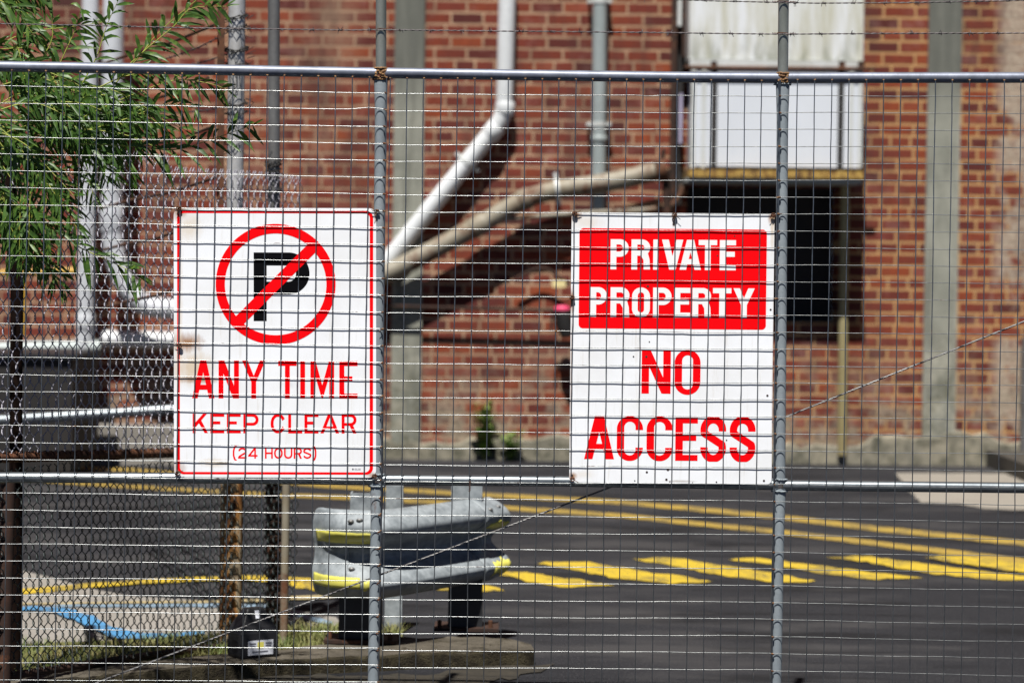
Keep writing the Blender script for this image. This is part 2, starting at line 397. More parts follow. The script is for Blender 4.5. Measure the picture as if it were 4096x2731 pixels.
sheet('slab', [z7(1640, 125), z7(2352, 128), z7(3300, 140), z7(3300, 400), z7(2352, 332), z7(2130, 322), z7(1985, 296), z7(1780, 291), z7(1720, 230)], .004, M['slab'], jag=.01)
sheet('dirt', [z6(-500, 1500), z6(800, 1510), z6(1500, 1440), z6(1850, 1440), z6(1760, 1490), z6(1350, 1560), z6(900, 1700), z6(-500, 1900)], .004, M['dirt'], jag=.03)
Y, YD = M['ypaint'], M['ypaint2']
L1 = [z5(-200, 105), z5(150, 118), z5(870, 130), z6(240, 232), z6(760, 262), z6(1400, 298), z6(2350, 350), z7(500, 322), z7(1000, 370), z7(1500, 430), z7(2000, 480), z7(2352, 515), z7(3000, 580)]
strip('road_marking', L1, [7, 7, 7, 7.5, 8, 9, 9.5, 10, 11, 11.5, 12, 12, 13], .004, YD, 'farther of the two long yellow lines curving across the asphalt to the wall side')
L2 = [z5(300, 205), z5(700, 232), z5(1200, 262), z5(1450, 278), z5(1940, 305), z6(160, 305), z6(600, 322), z6(1100, 350), z6(1550, 385), z6(2350, 440), z7(500, 402), z7(1000, 452), z7(1500, 512), z7(2000, 570), z7(2352, 615), z7(3000, 700)]
strip('road_marking', L2, [6, 7, 7, 7, 8, 8, 8, 8.5, 9, 9, 10, 10.5, 11, 12, 13, 14], .004, YD, 'nearer of the two long yellow lines curving across the asphalt')
HL = 'diagonal yellow hatch stripe on the asphalt, '
hat = [([z6(60, 840), z6(170, 850), z6(700, 900), z6(420, 945), z6(250, 940), z6(60, 902)], 'at the left end of the row, beside the yellow reflector plate'),
 ([z6(880, 890), z6(1020, 868), z6(1100, 860), z6(1170, 862), z6(1400, 898), z6(1560, 942), z6(1400, 952), z6(1170, 944)], 'running under the guardrail past its right post'),
 ([z6(1440, 815), z6(1530, 805), z6(1620, 812), z6(2000, 862), z6(2270, 905), z6(1980, 923), z6(1750, 890), z6(1570, 850)], 'just right of the guardrail end'),
 ([c8(110, 1018), c8(200, 1010), c8(310, 1008), c8(650, 1060), c8(925, 1102), c8(740, 1111), c8(480, 1086), c8(230, 1036)], 'below the NO ACCESS sign, the second right of the guardrail'),
 ([c8(550, 999), c8(640, 993), c8(750, 992), c8(1190, 1063), c8(1410, 1101), c8(1230, 1105), c8(950, 1072), c8(700, 1021)], 'crossing behind the right fence post, low in the row'),
 ([c8(990, 998), c8(1130, 991), c8(1480, 1038), c8(1700, 1066), c8(1880, 1083), c8(1680, 1092), c8(1450, 1067), c8(1170, 1021)], 'starting left of the right fence post and worn thin in the middle'),
 ([c8(1445, 990), c8(1610, 984), c8(2000, 1033), c8(2349, 1076), c8(2520, 1095), c8(2349, 1095), c8(2180, 1092), c8(1900, 1061), c8(1600, 1006)], 'right of the fence post, second from the right'),
 ([c8(1885, 990), c8(2010, 981), c8(2349, 1014), c8(2600, 1040), c8(2650, 1085), c8(2349, 1060), c8(2080, 1021)], 'at the far right where the rows meet the long line')]
for pts, l in hat: sheet('hatch_stripe', pts, .004 if 'far right' not in l else .0082, Y, HL+l, .016)['group'] = 'yellow hatch stripes across the road'
strip('road_marking', [z5(-200, 985), z5(65, 950), z5(330, 935), z5(600, 905), z5(1000, 880), z5(1350, 862), z5(1650, 855), z5(1850, 865)], [14, 13, 12, 10, 9, 9, 11, 17], .0082, Y, 'yellow line behind the chain-link fence rising to the right')
strip('road_marking', [z5(-200, 1030), z5(300, 1028), z5(900, 1020), z5(1460, 1015), z5(1900, 1000), z6(100, 990), z6(285, 985), z6(480, 975)], [4, 4, 5, 6, 8, 9, 9, 4], .0082, M['ypale'], 'pale yellow line on the light pavement above the blue line')
strip('road_marking', [z5(350, 1042), z5(900, 1042), z5(1460, 1040), z5(1850, 1045), z6(60, 1080), z6(200, 1115), z6(390, 1165)], [6, 7, 7, 9, 8, 10, 9], .0082, M['bluepale'], 'pale blue line along the pavement behind the black bait box')
strip('road_marking', [z5(130, 1062), z5(230, 1060), z5(360, 1068), z5(520, 1110), z5(650, 1165), z5(760, 1225), z5(900, 1246), z5(1150, 1236), z5(1390, 1222)], [4, 8, 14, 24, 30, 28, 16, 10, 7], .0124, M['blue'], 'bright blue curved marking on the pavement behind the chain-link fence', .012)

# ------------------------------------------------------------------ brick building
WY = 17.8
bld = empty('brick_building', (0, WY, 0), 'red brick industrial building with pale concrete pilasters behind the fence', 'building')
op0 = onY(1578, 425, WY); op1 = onY(1922, 742, WY)  # opening added where the cabinet's deep shade lies on the bricks
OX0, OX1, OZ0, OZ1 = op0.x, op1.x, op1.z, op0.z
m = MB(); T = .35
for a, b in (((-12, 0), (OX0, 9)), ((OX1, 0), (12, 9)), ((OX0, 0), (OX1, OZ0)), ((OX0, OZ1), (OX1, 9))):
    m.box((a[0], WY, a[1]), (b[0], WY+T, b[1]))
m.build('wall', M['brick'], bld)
d = MB(); d.box((OX0, WY+T+.002, OZ0), (OX1, WY+T+.03, OZ1)); d.build('shade_back', M['dark'], bld)  # added black panel, stands in for the shade under the cabinet
def pil(v0, v1, label):
    a = onY(v0, 400, WY-.03); b = onY(v1, 400, WY-.03)
    return MB().box((a.x, WY-.03, 0), (b.x, WY+.02, 9)).build('pilaster', M['pilaster'], bld)
pil(903, 972, ''); pil(2128, 2204, '')
m = MB()
xs = np.arange(-11, 11, .09); zt = [0.14+.03*math.sin(x*2.1)+.05*random.random()+(.06 if -2.1 < x < -1.3 or 2.6 < x < 3.5 else 0) for x in xs]
vs = []; fs = []
for i, x in enumerate(xs):
    vs += [(x, WY-.045, 0), (x, WY-.04, zt[i]-.02), (x, WY+.01, zt[i])]
for i in range(len(xs)-1):
    fs += [(3*i, 3*i+3, 3*i+4, 3*i+1), (3*i+1, 3*i+4, 3*i+5, 3*i+2)]
m.add(vs, fs); m.build('plinth', M['plinth'], bld)
# asphalt apron strip and low concrete upstand at the far left
a = onY(-60, 975, 16.9); b = onY(640, 975, 16.9)
MB().box((a.x-2, 16.9, 0), (b.x, 17.2, a.z)).build('low_wall', M['pave']); 
tag(bpy.data.objects['low_wall'], 'low grey concrete upstand below the shiny sloping pipe', 'wall')
a = onY(-60, 822, 15.6); b = onY(165, 930, 15.6)
t = empty('shade_box', ((a.x+b.x)/2, 15.9, 0), 'added black box standing in for the shade behind the chain-link fence at far left', 'shade box')
MB().box((a.x-.5, 15.6, .06), (b.x, 16.6, a.z)).build('shade_box_body', M['dark'], t)  # added black box, its colour stands in for deep shade
MB().box((a.x-.5, 15.57, a.z+.002), (b.x+.03, 16.6, a.z+.035)).build('rim', M['black'], t)
# dark step at far right
p = onY(2269, 1020, WY-.1)
m = MB().box((p.x, 14.2, 0), (p.x+1.5, WY-.05, .12)); tag(m.build('step', M['stepdark']), 'dark step at the foot of the wall at far right', 'step')
p = onY(2346, 775, WY-.1)
m = MB().tube([(p.x+.05, WY-.08, .12), (p.x+.05, WY-.08, p.z)], .045, 12); tag(m.build('wall_pipe', M['steelpost']), 'short dark pipe standing on the step at the right edge', 'pipe')

# ------------------------------------------------------------------ pipes on the wall
def bend(pts, r=.12, n=5):
    out = [pts[0]]
    for i in range(1, len(pts)-1):
        p, a, b = pts[i], pts[i-1], pts[i+1]
        d1 = (a-p); d2 = (b-p); L = min(r, d1.length*.45, d2.length*.45); s = p+d1.normalized()*L; e = p+d2.normalized()*L
        for k in range(n+1):
            q = k/n; out.append(s*(1-q)**2+p*2*q*(1-q)+e*q*q)
    out.append(pts[-1]); return out
def pipe(name, pts, Y, rad, mat, label, cat='pipe', br=.14, collars=(), brackets=()):
    W = [onY(x, y, Y) if len(q) == 0 else onY(x, y, q[0]) for x, y, *q in pts]
    L = bend(W, br); t = empty(name, (W[-1].x, W[-1].y, W[-1].z), label, cat)
    MB().tube(L, rad, 20).build('pipe_run', mat, t)
    for (x, y, dx, dy, ln) in collars:
        c = onY(x, y, Y); e = onY(x+dx, y+dy, Y); dd = (e-c).normalized()
        MB().tube([c-dd*ln/2, c-dd*ln/2*.8, c+dd*ln/2*.8, c+dd*ln/2], [rad*1.02, rad*1.13, rad*1.13, rad*1.02], 20).build('collar', mat, t)
    for (x, y, dx, dy) in brackets:
        c = onY(x, y, Y); e = onY(x+dx, y+dy, Y); dd = (e-c).normalized(); sd = Vector((dd.z, 0, -dd.x))
        b = MB(); b.tube([c-dd*.016, c+dd*.016], rad*1.1, 18)
        for s_ in (-1, 1):
            q = c+sd*s_*(rad*1.35); b.obox(q, sd*rad*.35, Vector((0, .004, 0)), dd*.014)
            b.tube([q-Vector((0, .012, 0)), q+Vector((0, WY-Y, 0))], .012, 8)
        b.build('bracket', M['cabtrim'], t)
    return t
pipe('downpipe', [(1166, -40), (1158, 268), (893, 596), (745, 775), (640, 787), (232, 778)], 17.715, .063, M['whitepipe'],
     'thick white downpipe bending diagonally down behind the parking sign', br=.10,
     collars=[(1160, 250, -1, 30, .10), (1132, 302, -30, 37, .10)], brackets=[(1073, 373, -30, 37)])
pipe('downpipe', [(209, -40), (196, 760), (192, 835)], 17.5, .062, M['greyplpipe'], 'slim white downpipe at left, the nearer to the picture edge', collars=[(196, 740, 0, 30, .12)])
pipe('downpipe', [(262, -40), (256, 470), (258, 525), (262, 590), (285, 655), (330, 705), (420, 716), (560, 712), (893, 628, 17.62), (1090, 520), (1190, 468), (1265, 437), (1400, 418), (1512, 392)][:6]+[(480, 716), (560, 712)], 17.45, .076, M['greyplpipe'],
     'thick white downpipe behind the willow curving right behind the parking sign', br=.3, collars=[(257, 500, 0, 40, .22)])
pipe('wall_pipe', [(-60, 805), (190, 800), (232, 800)], 17.5, .06, M['greypipe'], 'dull horizontal pipe low on the wall at far left')
pipe('wall_pipe', [(640, 735), (893, 628), (1090, 524), (1190, 464), (1262, 438), (1400, 420), (1515, 392)], 17.63, .070, M['tanpipe'],
     'rust stained tan pipe sloping up to the white cabinet', br=.25, collars=[(1205, 458, 30, -12, .09), (1100, 518, 30, -17, .14)], brackets=[(1280, 434, 30, -4)])
pipe('wall_pipe', [(1378, -40), (1374, 492)], 17.70, .053, M['greypipe'], 'grey vertical conduit pipe above the red and white private property sign',
     brackets=[(1377, 4, 0, 30), (1375, 286, 0, 30)], collars=[(1376, 320, 0, 30, .05)])
pipe('wall_pipe', [(1120, 508), (1290, 492), (1480, 483), (1545, 474), (1566, 440), (1566, 425)], 17.62, .018, M['tanpipe'], 'thin brown pipe curling up under the cabinet', br=.12)
pipe('wall_pipe', [(700, 690), (893, 703), (1284, 713), (1350, 716)], 17.68, .012, M['rustdark'], 'thin dark line running level to the pink tag')  # thin dark level line, drawn as a tube
pipe('wall_pipe', [(1185, 640), (1246, 608), (1310, 655)], 17.7, .012, M['rustdark'], 'small dark bent rod above the cream tag')
t = pipe('pole', [(1941, 412), (1937, 700), (1934, 1045)], WY-.06, .034, M['pole'], 'mustard painted pole standing under the white cabinet', 'pole')
pipe('gas_pipe', [(-30, 628), (50, 626), (175, 622)], 16.4, .022, M['yellowpipe'], 'yellow gas pipe running level behind the willow trunk')
pipe('gas_pipe', [(54, 630), (51, 770)], 16.36, .02, M['yellowpipe'], 'yellow gas pipe dropping beside the dark willow trunk')
pipe('handrail', [(-40, 967), (200, 953), (420, 939), (620, 928)], 13.6, .030, M['galvshiny'], 'shiny galvanised pipe sloping behind the chain-link fence', 'pipe')
# tap with tags
t = empty('garden_tap', tuple(onY(1290, 712, 17.6)), 'small wall tap with pink handle at the left edge of the private property sign', 'tap')
c = onY(1292, 710, 17.58)
MB().lump(c, .062, .035, .028, .25, 10).build('handle', M['pink'], t)
m = MB(); m.tube([c+Vector((0, 0, -.01)), c+Vector((.02, .02, -.12)), c+Vector((.03, 0, -.2))], [.05, .07, .04], 10); m.tube([c+Vector((-.07, .02, 0)), c+Vector((-.08, .02, -.16))], .01, 8)
m.build('spout', M['dark'], t)
c = onY(1284, 652, 17.66); tag(MB().box((c.x-.048, c.y, c.z-.026), (c.x+.048, c.y+.03, c.z+.026)).build('wall_tag', M['cream']), 'small cream tag on the bricks above the pink tap handle', 'tag')

# ------------------------------------------------------------------ white metal chute cabinet
CY = WY-.52
def cb(v0, y0, v1, y1, Ya, Yb, name, mat, par):
    a = onY(v0, (y0+y1)/2, Ya); b = onY(v1, (y0+y1)/2, Ya); zt_ = onY((v0+v1)/2, y0, Ya).z; zb = onY((v0+v1)/2, y1, Ya).z
    return MB().box((a.x, Ya, zb), (b.x, Yb, zt_)).build(name, mat, par)
b0 = onY(1783, 410, CY)
cabt = empty('metal_cabinet', (b0.x, WY-.2, b0.z), 'big weathered white metal cabinet projecting from the brick wall', 'cabinet')
cb(1584, -60, 1984, 138, CY-.004, WY-.002, 'upper_box', M['cab'], cabt)
cb(1584, 139, 1984, 153, CY-.022, CY-.0045, 'flange', M['cabtrim'], cabt)
cb(1590, 158, 1980, 384, CY, WY-.002, 'lower_box', M['cabplain'], cabt)
for v in (1592, 1616, 1955, 1976):
    cb(v-5, 158, v+5, 386, CY-.008, CY-.001, 'trim_strip', M['cabtrim'], cabt)
for v in (1640, 1931):
    cb(v-6.5, 160, v+6.5, 398, CY-.010, CY-.001, 'slot', M['dark'], cabt)
cb(1580, 391, 1984, 408, CY-.06, WY-.004, 'ledge', M['ledge'], cabt)
cb(1576, 411, 1980, 420, CY-.02, WY-.006, 'soffit_frame', M['greypipe'], cabt)
a = onY(1572, 155, CY-.04); b = onY(2008, 159, CY-.04)
MB().tube([a, b], .014, 10).build('hinge_rod', M['rust'], cabt)
for v in (1640, 1934, 1978):
    c = onY(v, 152, CY-.035); MB().obox(c, Vector((.022, 0, 0)), Vector((0, .012, 0)), Vector((0, 0, .034))).build('hinge', M['rustdark'], cabt)
t = empty('steel_channel', tuple(onY(1560, 470, 17.6)), 'dark rusty steel channel fixed beside the white cabinet', 'channel')
cb(1543, -60, 1553, 470, 17.62, WY-.002, 'web', M['rustdark'], t)
cb(1553.5, -60, 1568, 470, 17.70, WY-.004, 'back_plate', M['dark'], t)
cb(1568, -60, 1580, 130, 17.62, WY-.002, 'flange', M['rustdark'], t)
cb(1557, -60, 1566, 60, 17.6, 17.699, 'pale_strip', M['cabtrim'], t)
cb(1560, 215, 1567, 330, 17.6, 17.699, 'lavender_strip', M['lav'], t)
t = empty('pipe_flange', tuple(onY(1520, 400, 17.45)), 'rusty flange where the tan pipe meets the steel channel', 'flange')
a = onY(1508, 394, 17.44); b = onY(1530, 389, 17.44)
MB().tube([a, b], .085, 14).build('flange_disc', M['rust'], t)
MB().tube([a+Vector((.03, -.02, .05)), a+Vector((.05, -.02, .16))], .018, 8).build('bolt', M['rustdark'], t)
MB().tube([b, b+Vector((.01, 0, -.32))], .03, 8).build('hanger', M['rustdark'], t)

# ------------------------------------------------------------------ weeds, grass
def blades(mb, c, n, h, spread, wd=.006, curl=.5):
    for _ in range(n):
        a = random.uniform(0, 6.283); r = spread*math.sqrt(random.random())
        p = Vector((c[0]+r*math.cos(a), c[1]+r*math.sin(a), c[2])); hh = h*random.uniform(.5, 1.15)
        ln = random.uniform(0, curl); b = random.uniform(0, 6.283); dr = Vector((math.cos(b)*ln, math.sin(b)*ln, 1)); sd = Vector((-math.sin(b), math.cos(b), 0))*wd
        q1 = p+dr*hh*.55; q2 = p+Vector((dr.x*1.7, dr.y*1.7, .95))*hh
        mb.add([p-sd, p+sd, q1+sd*.8, q1-sd*.8, q2], [(0, 1, 2, 3), (3, 2, 4)])
m = MB()
for _ in range(5200):
    x = random.uniform(-300, 2550); t_ = random.random()
    ytop = np.interp(x, [-300, 500, 1460, 1930, 2250, 2550], [1310, 1300, 1245, 1205, 1190, 1215]); ybot = np.interp(x, [-300, 0, 700, 1450, 2000, 2550], [1640, 1600, 1500, 1385, 1365, 1290])
    vx, vy = z5(x, ytop+(ybot-ytop)*t_); p = onZ(vx, vy, .008)
    blades(m, p, 1, .035, .02, .0022, .8)
for _ in range(500):                      # taller tuft between the two posts of the guardrail
    vx, vy = z6(random.choice([random.uniform(100, 430), random.uniform(150, 420), random.uniform(740, 830)]), random.uniform(1215, 1310)); p = onZ(vx, vy, .008)
    blades(m, p, 1, .055, .02, .0022, .9)
tag(m.build('grass', M['grass']), kind='stuff')
def weed(vx, vy, hh, n, sp, label, group=None):
    c = onZ(vx, vy, 0.0); c.y = min(c.y, WY-.12); c.z = 0
    t = empty('weed', tuple(c), label, 'weed', group); st = MB(); lf = MB()
    for k in range(n):
        a = random.uniform(0, 6.283); tip = c+Vector((math.cos(a)*sp*random.uniform(.2, 1), math.sin(a)*.08, hh*random.uniform(.5, 1)))
        st.tube([c, c.lerp(tip, .6)+Vector((0, 0, .03)), tip], [.003, .0025, .001], 4, False)
        for j in range(16):
            q = c.lerp(tip, .15+.85*j/15); b = random.uniform(0, 6.283); L = random.uniform(.035, .065)
            e = q+Vector((math.cos(b)*L, math.sin(b)*L, random.uniform(-.01, .035))); s_ = Vector((-math.sin(b), math.cos(b), 0))*L*.28; md = q.lerp(e, .5)
            lf.add([q, md+s_, e, md-s_], [(0, 1, 2, 3)])
    st.build('stem', M['twig'], t); lf.build('foliage', M['weed'], t)
weed(1113, 1052, .44, 26, .10, 'taller green weed growing at the foot of the brick wall', 'weeds at the foot of the wall')
weed(1172, 1060, .24, 20, .10, 'lower green weed at the wall foot, right of the taller one', 'weeds at the foot of the wall')

# ------------------------------------------------------------------ kerb
KZ = .055
def k3(x, y): return onZ(x/K, y/K, KZ)
front = [(-500, 2790), (255, 2710), (700, 2672), (1199, 2634), (1650, 2612), (2112, 2600), (2136, 2594)]
back = [(2126, 2570), (2050, 2556), (1850, 2546), (1540, 2546), (1300, 2572), (1100, 2596), (700, 2630), (255, 2668), (-500, 2730)]
P = []
pts = front+back
for i, (x, y) in enumerate(pts):
    x2, y2 = pts[(i+1) % len(pts)]; n = max(1, int(abs(x2-x)/40))
    for k in range(n):
        q = k3(x+(x2-x)*k/n, y+(y2-y)*k/n); P.append(q+Vector((random.uniform(-.004, .004), random.uniform(-.006, .006), random.uniform(-.004, .003))))
m = MB(); n = len(P); cx = [p*1. for p in P]
inner = [p+Vector((0, 0, .0)) for p in P]
low = [Vector((p.x, p.y-.004 if i < 60 else p.y, p.z-.008)) for i, p in enumerate(P)]
m.add([tuple(p) for p in P]+[tuple(p) for p in low]+[(p.x, p.y, -.02) for p in low],
      [tuple(range(n))]+[(i, i+n, (i+1) % n+n, (i+1) % n) for i in range(n)]+[(i+n, i+2*n, (i+1) % n+2*n, (i+1) % n+n) for i in range(n)])
tag(m.build('kerb', M['kerb']), 'rough mossy concrete kerb under the guardrail posts and bait box', 'kerb')

# ------------------------------------------------------------------ guardrail
gx = [-.690, -.615, -.51, -.42, -.215, -.075]; gy = [8.60, 8.52, 8.50, 8.56, 8.86, 9.08]
def gpath(s):
    t = s*(len(gx)-1); i = min(int(t), len(gx)-2); u = t-i
    def cr(a):
        p0 = a[max(i-1, 0)]; p1 = a[i]; p2 = a[i+1]; p3 = a[min(i+2, len(a)-1)]
        return .5*((2*p1)+(-p0+p2)*u+(2*p0-5*p1+4*p2-p3)*u*u+(-p0+3*p1-3*p2+p3)*u**3)
    return cr(gx), cr(gy)
PZ = [.155, .140, .118, .098, .080, .060, .030, .0, -.022, -.045, -.075, -.098, -.118, -.135, -.155]
PO = [.010, .045, .078, .090, .088, .070, .020, .0, .004, .030, .074, .090, .082, .058, .020]
def gsurf(s, z, off=0.):
    x, y = gpath(s); x2, y2 = gpath(min(1, s+.01)); x1, y1 = gpath(max(0, s-.01)); tx, ty = x2-x1, y2-y1; L = math.hypot(tx, ty); nx, ny = ty/L, -tx/L
    amp = .14+.86*min(1, max(0, (s-.10)/.38)); o = np.interp(-z, [-q for q in PZ], PO)*amp+off
    zs = 1.
    if s < .09: zs = .80+.20*math.sqrt(max(0, 1-((.09-s)/.09)**2))
    if s > .95: zs = .86+.14*math.sqrt(max(0, 1-((s-.95)/.05)**2))
    return Vector((x+nx*o, y+ny*o, .3835+z*zs))
gr = empty('guardrail', (-.35, 8.75, KZ), 'short galvanised W-beam guardrail with yellow reflective strips on black posts', 'guardrail')
def gpatch(s0, s1, z0, z1, ns, nz, off, name, mat, jag=0, th=.003):
    m = MB(); vs = []
    for i in range(ns+1):
        s = s0+(s1-s0)*i/ns; j = random.uniform(-jag, jag); j2 = random.uniform(-jag, jag)
        for k in range(nz+1): vs.append(gsurf(s, z0+j+(z1+j2-z0-j)*k/nz, off))
    m.add(vs, [(i*(nz+1)+k, i*(nz+1)+k+1, (i+1)*(nz+1)+k+1, (i+1)*(nz+1)+k) for i in range(ns) for k in range(nz)], True)
    o = m.build(name, mat, gr); md = o.modifiers.new('thick', 'SOLIDIFY'); md.thickness = th; md.offset = 0; return o
gpatch(.0, 1., .155, -.155, 60, 44, 0, 'beam', M['rail'])
gpatch(-.0, .30, .155, -.155, 20, 44, .005, 'end_plate', M['rail'])
gpatch(.86, 1., .155, -.155, 12, 44, .005, 'end_plate', M['rail'])
gpatch(.07, .43, .080, .040, 20, 4, .011, 'reflective_strip', M['yellowstrip'], .001, .002)
gpatch(.05, .37, -.076, -.116, 20, 4, .011, 'reflective_strip', M['yellowstrip'], .001, .002)
gpatch(.385, .46, -.085, -.118, 8, 3, .008, 'reflective_strip', M['yellowstrip'], .009, .002)['label'] = 'torn scrap of yellow strip'
gpatch(.89, .995, .068, .042, 8, 3, .010, 'reflective_strip', M['yellowstrip'], .009, .002)['label'] = 'torn yellow strip at the far end'
gpatch(.90, .995, -.072, -.125, 8, 3, .010, 'reflective_strip', M['yellowstrip'], .010, .002)['label'] = 'torn yellow strip at the far end'
for s, z in ((.325, .12), (.365, .125), (.885, .12), (.935, .125), (.325, -.05), (.90, .0)):
    c = gsurf(s, z, .007); MB().lump(c, .012, .008, .008, .1).build('bolt', M['steelpost'], gr)
def gpost(vx0, vx1, Yp, ztop, wtop, blackw, name='post'):
    xc = (onY((vx0+vx1)/2, 1350, Yp)).x; m = MB(); h = wtop/2
    m.box((xc-h, Yp-.01, .04), (xc+h, Yp+.0, ztop)); m.box((xc-h, Yp+.0005, .04), (xc-h+.006, Yp+.07, ztop)); m.box((xc+h-.006, Yp+.0005, .04), (xc+h, Yp+.07, ztop))
    o = m.build(name, M['rail'], gr)
    if blackw:
        k = blackw/2; m = MB(); zt2 = .30
        prof = [(-k, KZ), (-k*.98, zt2-.02), (-k*.85, zt2), (k*.85, zt2), (k*.98, zt2-.02), (k, KZ)]
        vs = [(xc+a, Yp-.045, b) for a, b in prof]+[(xc+a, Yp-.012, b) for a, b in prof]; q = len(prof)
        m.add(vs, [tuple(range(q))[::-1], tuple(range(q, 2*q))]+[(i, (i+1) % q, (i+1) % q+q, i+q) for i in range(q)])
        m.build('post_cover', M['black'], gr)
        MB().box((xc-k-.05, Yp-.09, KZ+.002), (xc+k+.06, Yp+.09, KZ+.014)).build('base_plate', M['rustdark'], gr)
        for sx in (-1, 1):
            MB().tube([(xc+sx*(k+.03), Yp-.06, KZ+.014), (xc+sx*(k+.03), Yp-.06, KZ+.04)], .009, 6).build('anchor_bolt', M['rust'], gr)
gpost(z6(500, 0)[0], z6(660, 0)[0], 8.64, .585, .085, .155)
gpost(z6(1178, 0)[0], z6(1385, 0)[0], 8.96, .595, .115, .128)
xc = onY(z6(800, 0)[0], 1300, 9.2).x
MB().box((xc-.033, 9.18, 0), (xc+.033, 9.21, .565)).build('post', M['rail'], gr)

# ------------------------------------------------------------------ bait box
bc = onZ(577, 1511, KZ); bc.y += .05
bb = empty('bait_station', (bc.x, bc.y, KZ), 'black plastic rodent bait box with a white label on the kerb', 'box')
ca, sa = math.cos(R(32)), math.sin(R(32))
def bl(x, y, z): return Vector((bc.x+x*ca-y*sa, bc.y+x*sa+y*ca, KZ+z))
lv = [(.0, .070, .052), (.012, .072, .054), (.085, .071, .053), (.105, .064, .048), (.158, .036, .024), (.168, .030, .018)]
vs = []; q = 4
for z, hx, hy in lv:
    for sx, sy in ((-1, -1), (1, -1), (1, 1), (-1, 1)): vs.append(bl(sx*hx, sy*hy, z))
fs = [(i*4+k, i*4+(k+1) % 4, (i+1)*4+(k+1) % 4, (i+1)*4+k) for i in range(len(lv)-1) for k in range(4)]+[(3, 2, 1, 0), (20, 21, 22, 23)]
o = MB().add(vs, fs).build('shell', M['plastic'], bb); md = o.modifiers.new('bevel', 'BEVEL'); md.width = .004; md.segments = 2
m = MB(); cc = [bl(-.0735, .012*math.cos(a)*2-.004, .040+.022*math.sin(a)) for a in np.linspace(0, 6.283, 19)[:-1]]; m.add(cc, [tuple(range(18))]); m.build('entrance_hole', M['dark'], bb)
def qd(name, x0, x1, z0, z1, mat, par, e): 
    m = MB(); m.add([bl(x0, -.0535-e, z0), bl(x1, -.0535-e, z0), bl(x1, -.0535-e, z1), bl(x0, -.0535-e, z1)], [(0, 1, 2, 3)]); return m.build(name, mat, par)
lb = qd('label', -.045, .05, .012, .062, M['label'], bb, .002)
qd('print', -.010, .014, .034, .056, M['labelyel'], lb, .003)
for i, (x0, x1, z) in enumerate(((-.04, -.016, .05), (-.04, -.018, .04), (.02, .045, .05), (.02, .042, .042), (-.03, .03, .022))): qd('print', x0, x1, z, z+.0035, M['tinygrey'], lb, .003)
m = MB(); m.add([bl(-.008, -.038, .1345), bl(.008, -.038, .1345), bl(.008, -.0265, .1605), bl(-.008, -.0265, .1605)], [(0, 1, 2, 3)]); m.build('small_label', M['label'], bb)

# ------------------------------------------------------------------ chain-link fence (recedes to the right)
A3 = onY(0, 1000, 7.5); B3 = onY(655, 1000, 9.1); A3.z = B3.z = 0
dv = (B3-A3); LEN = dv.length; du = dv.normalized(); nn = Vector((du.y, -du.x, 0))     # nn faces the camera side
def fpt(vx, vy, off=0.): return onP(vx, vy, A3+nn*off, nn)
cf = empty('chain_link_fence', tuple(A3), 'old chain-link fence on rusty rails receding behind the parking sign', 'fence')
def fz(vx, vy):
    p = fpt(vx, vy); return (p-A3).dot(du), p.z
TOP = sorted([fz(-60, 320), fz(355, 362), fz(520, 385), fz(660, 408)])
MID = sorted([fz(-60, 1053), fz(44, 1050), fz(396, 1040), fz(600, 1033)])
BOT = sorted([fz(-60, 1566), fz(23, 1553), fz(300, 1512), fz(521, 1482), fz(660, 1471)])
zi = lambda T_, s: float(np.interp(s, [a for a, b in T_], [b for a, b in T_]))
def chain(lo, hi, mat, name, label, rad=.0016, PIT=.028, PER=.078):
    m = MB(); n = int((LEN+.12)/PIT)
    for i in range(-3, n):
        s0 = i*PIT; z0, z1 = lo(s0), hi(s0); pts = []
        k0 = int(math.floor(z0/(PER/2))); k1 = int(z1/(PER/2)); ph = i % 2; jj = random.uniform(-.0015, .0015)
        N = 6
        for k in range(k0, k1):
            for j in range(N):
                th = math.pi*(k+j/N+ph); c_ = math.cos(th)
                tri = (1-2*((k+ph+j/N) % 2)) if ((k+ph+j/N) % 2) < 1 else (2*((k+ph+j/N) % 2)-3)
                xx = (.55*tri+.45*c_)*(PIT/2+.0018); yy = math.sin(th)*.0075
                z = (k+j/N)*PER/2
                if z < z0 or z > z1: continue
                b_ = .004*math.sin(s0*3.1+z*2.3)+.003*math.sin(s0*9+z*5)
                pts.append(A3+du*(s0+xx+jj)+nn*(yy+b_)+Vector((0, 0, z+.004*math.sin(s0*5))))
        if len(pts) > 3:
            m.tube(pts, rad, 5, False)
            if name == 'upper_mesh':
                e = pts[-1]; m.tube([e, e+du*.010+Vector((0, 0, .014)), e+du*.002+Vector((0, 0, .026)), e-du*.008+Vector((0, 0, .012))], rad, 5, False)
    o = m.build(name, mat, cf); o['label'] = label; return o
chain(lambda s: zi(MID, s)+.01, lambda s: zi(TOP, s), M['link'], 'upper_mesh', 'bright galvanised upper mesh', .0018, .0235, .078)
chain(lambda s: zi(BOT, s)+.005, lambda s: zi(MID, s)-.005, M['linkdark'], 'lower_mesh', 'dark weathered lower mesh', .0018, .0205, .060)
def frail(T_, off, r, mat, name, s1):
    ss = np.linspace(-.15, s1, 24); m = MB(); m.tube([A3+du*s+nn*off+Vector((0, 0, zi(T_, s))) for s in ss], r, 10); return m.build(name, mat, cf)
frail(MID, -.016, .016, M['rust'], 'middle_rail', LEN*.93)
frail(BOT, -.014, .013, M['rustdark'], 'bottom_rail', LEN+.04)
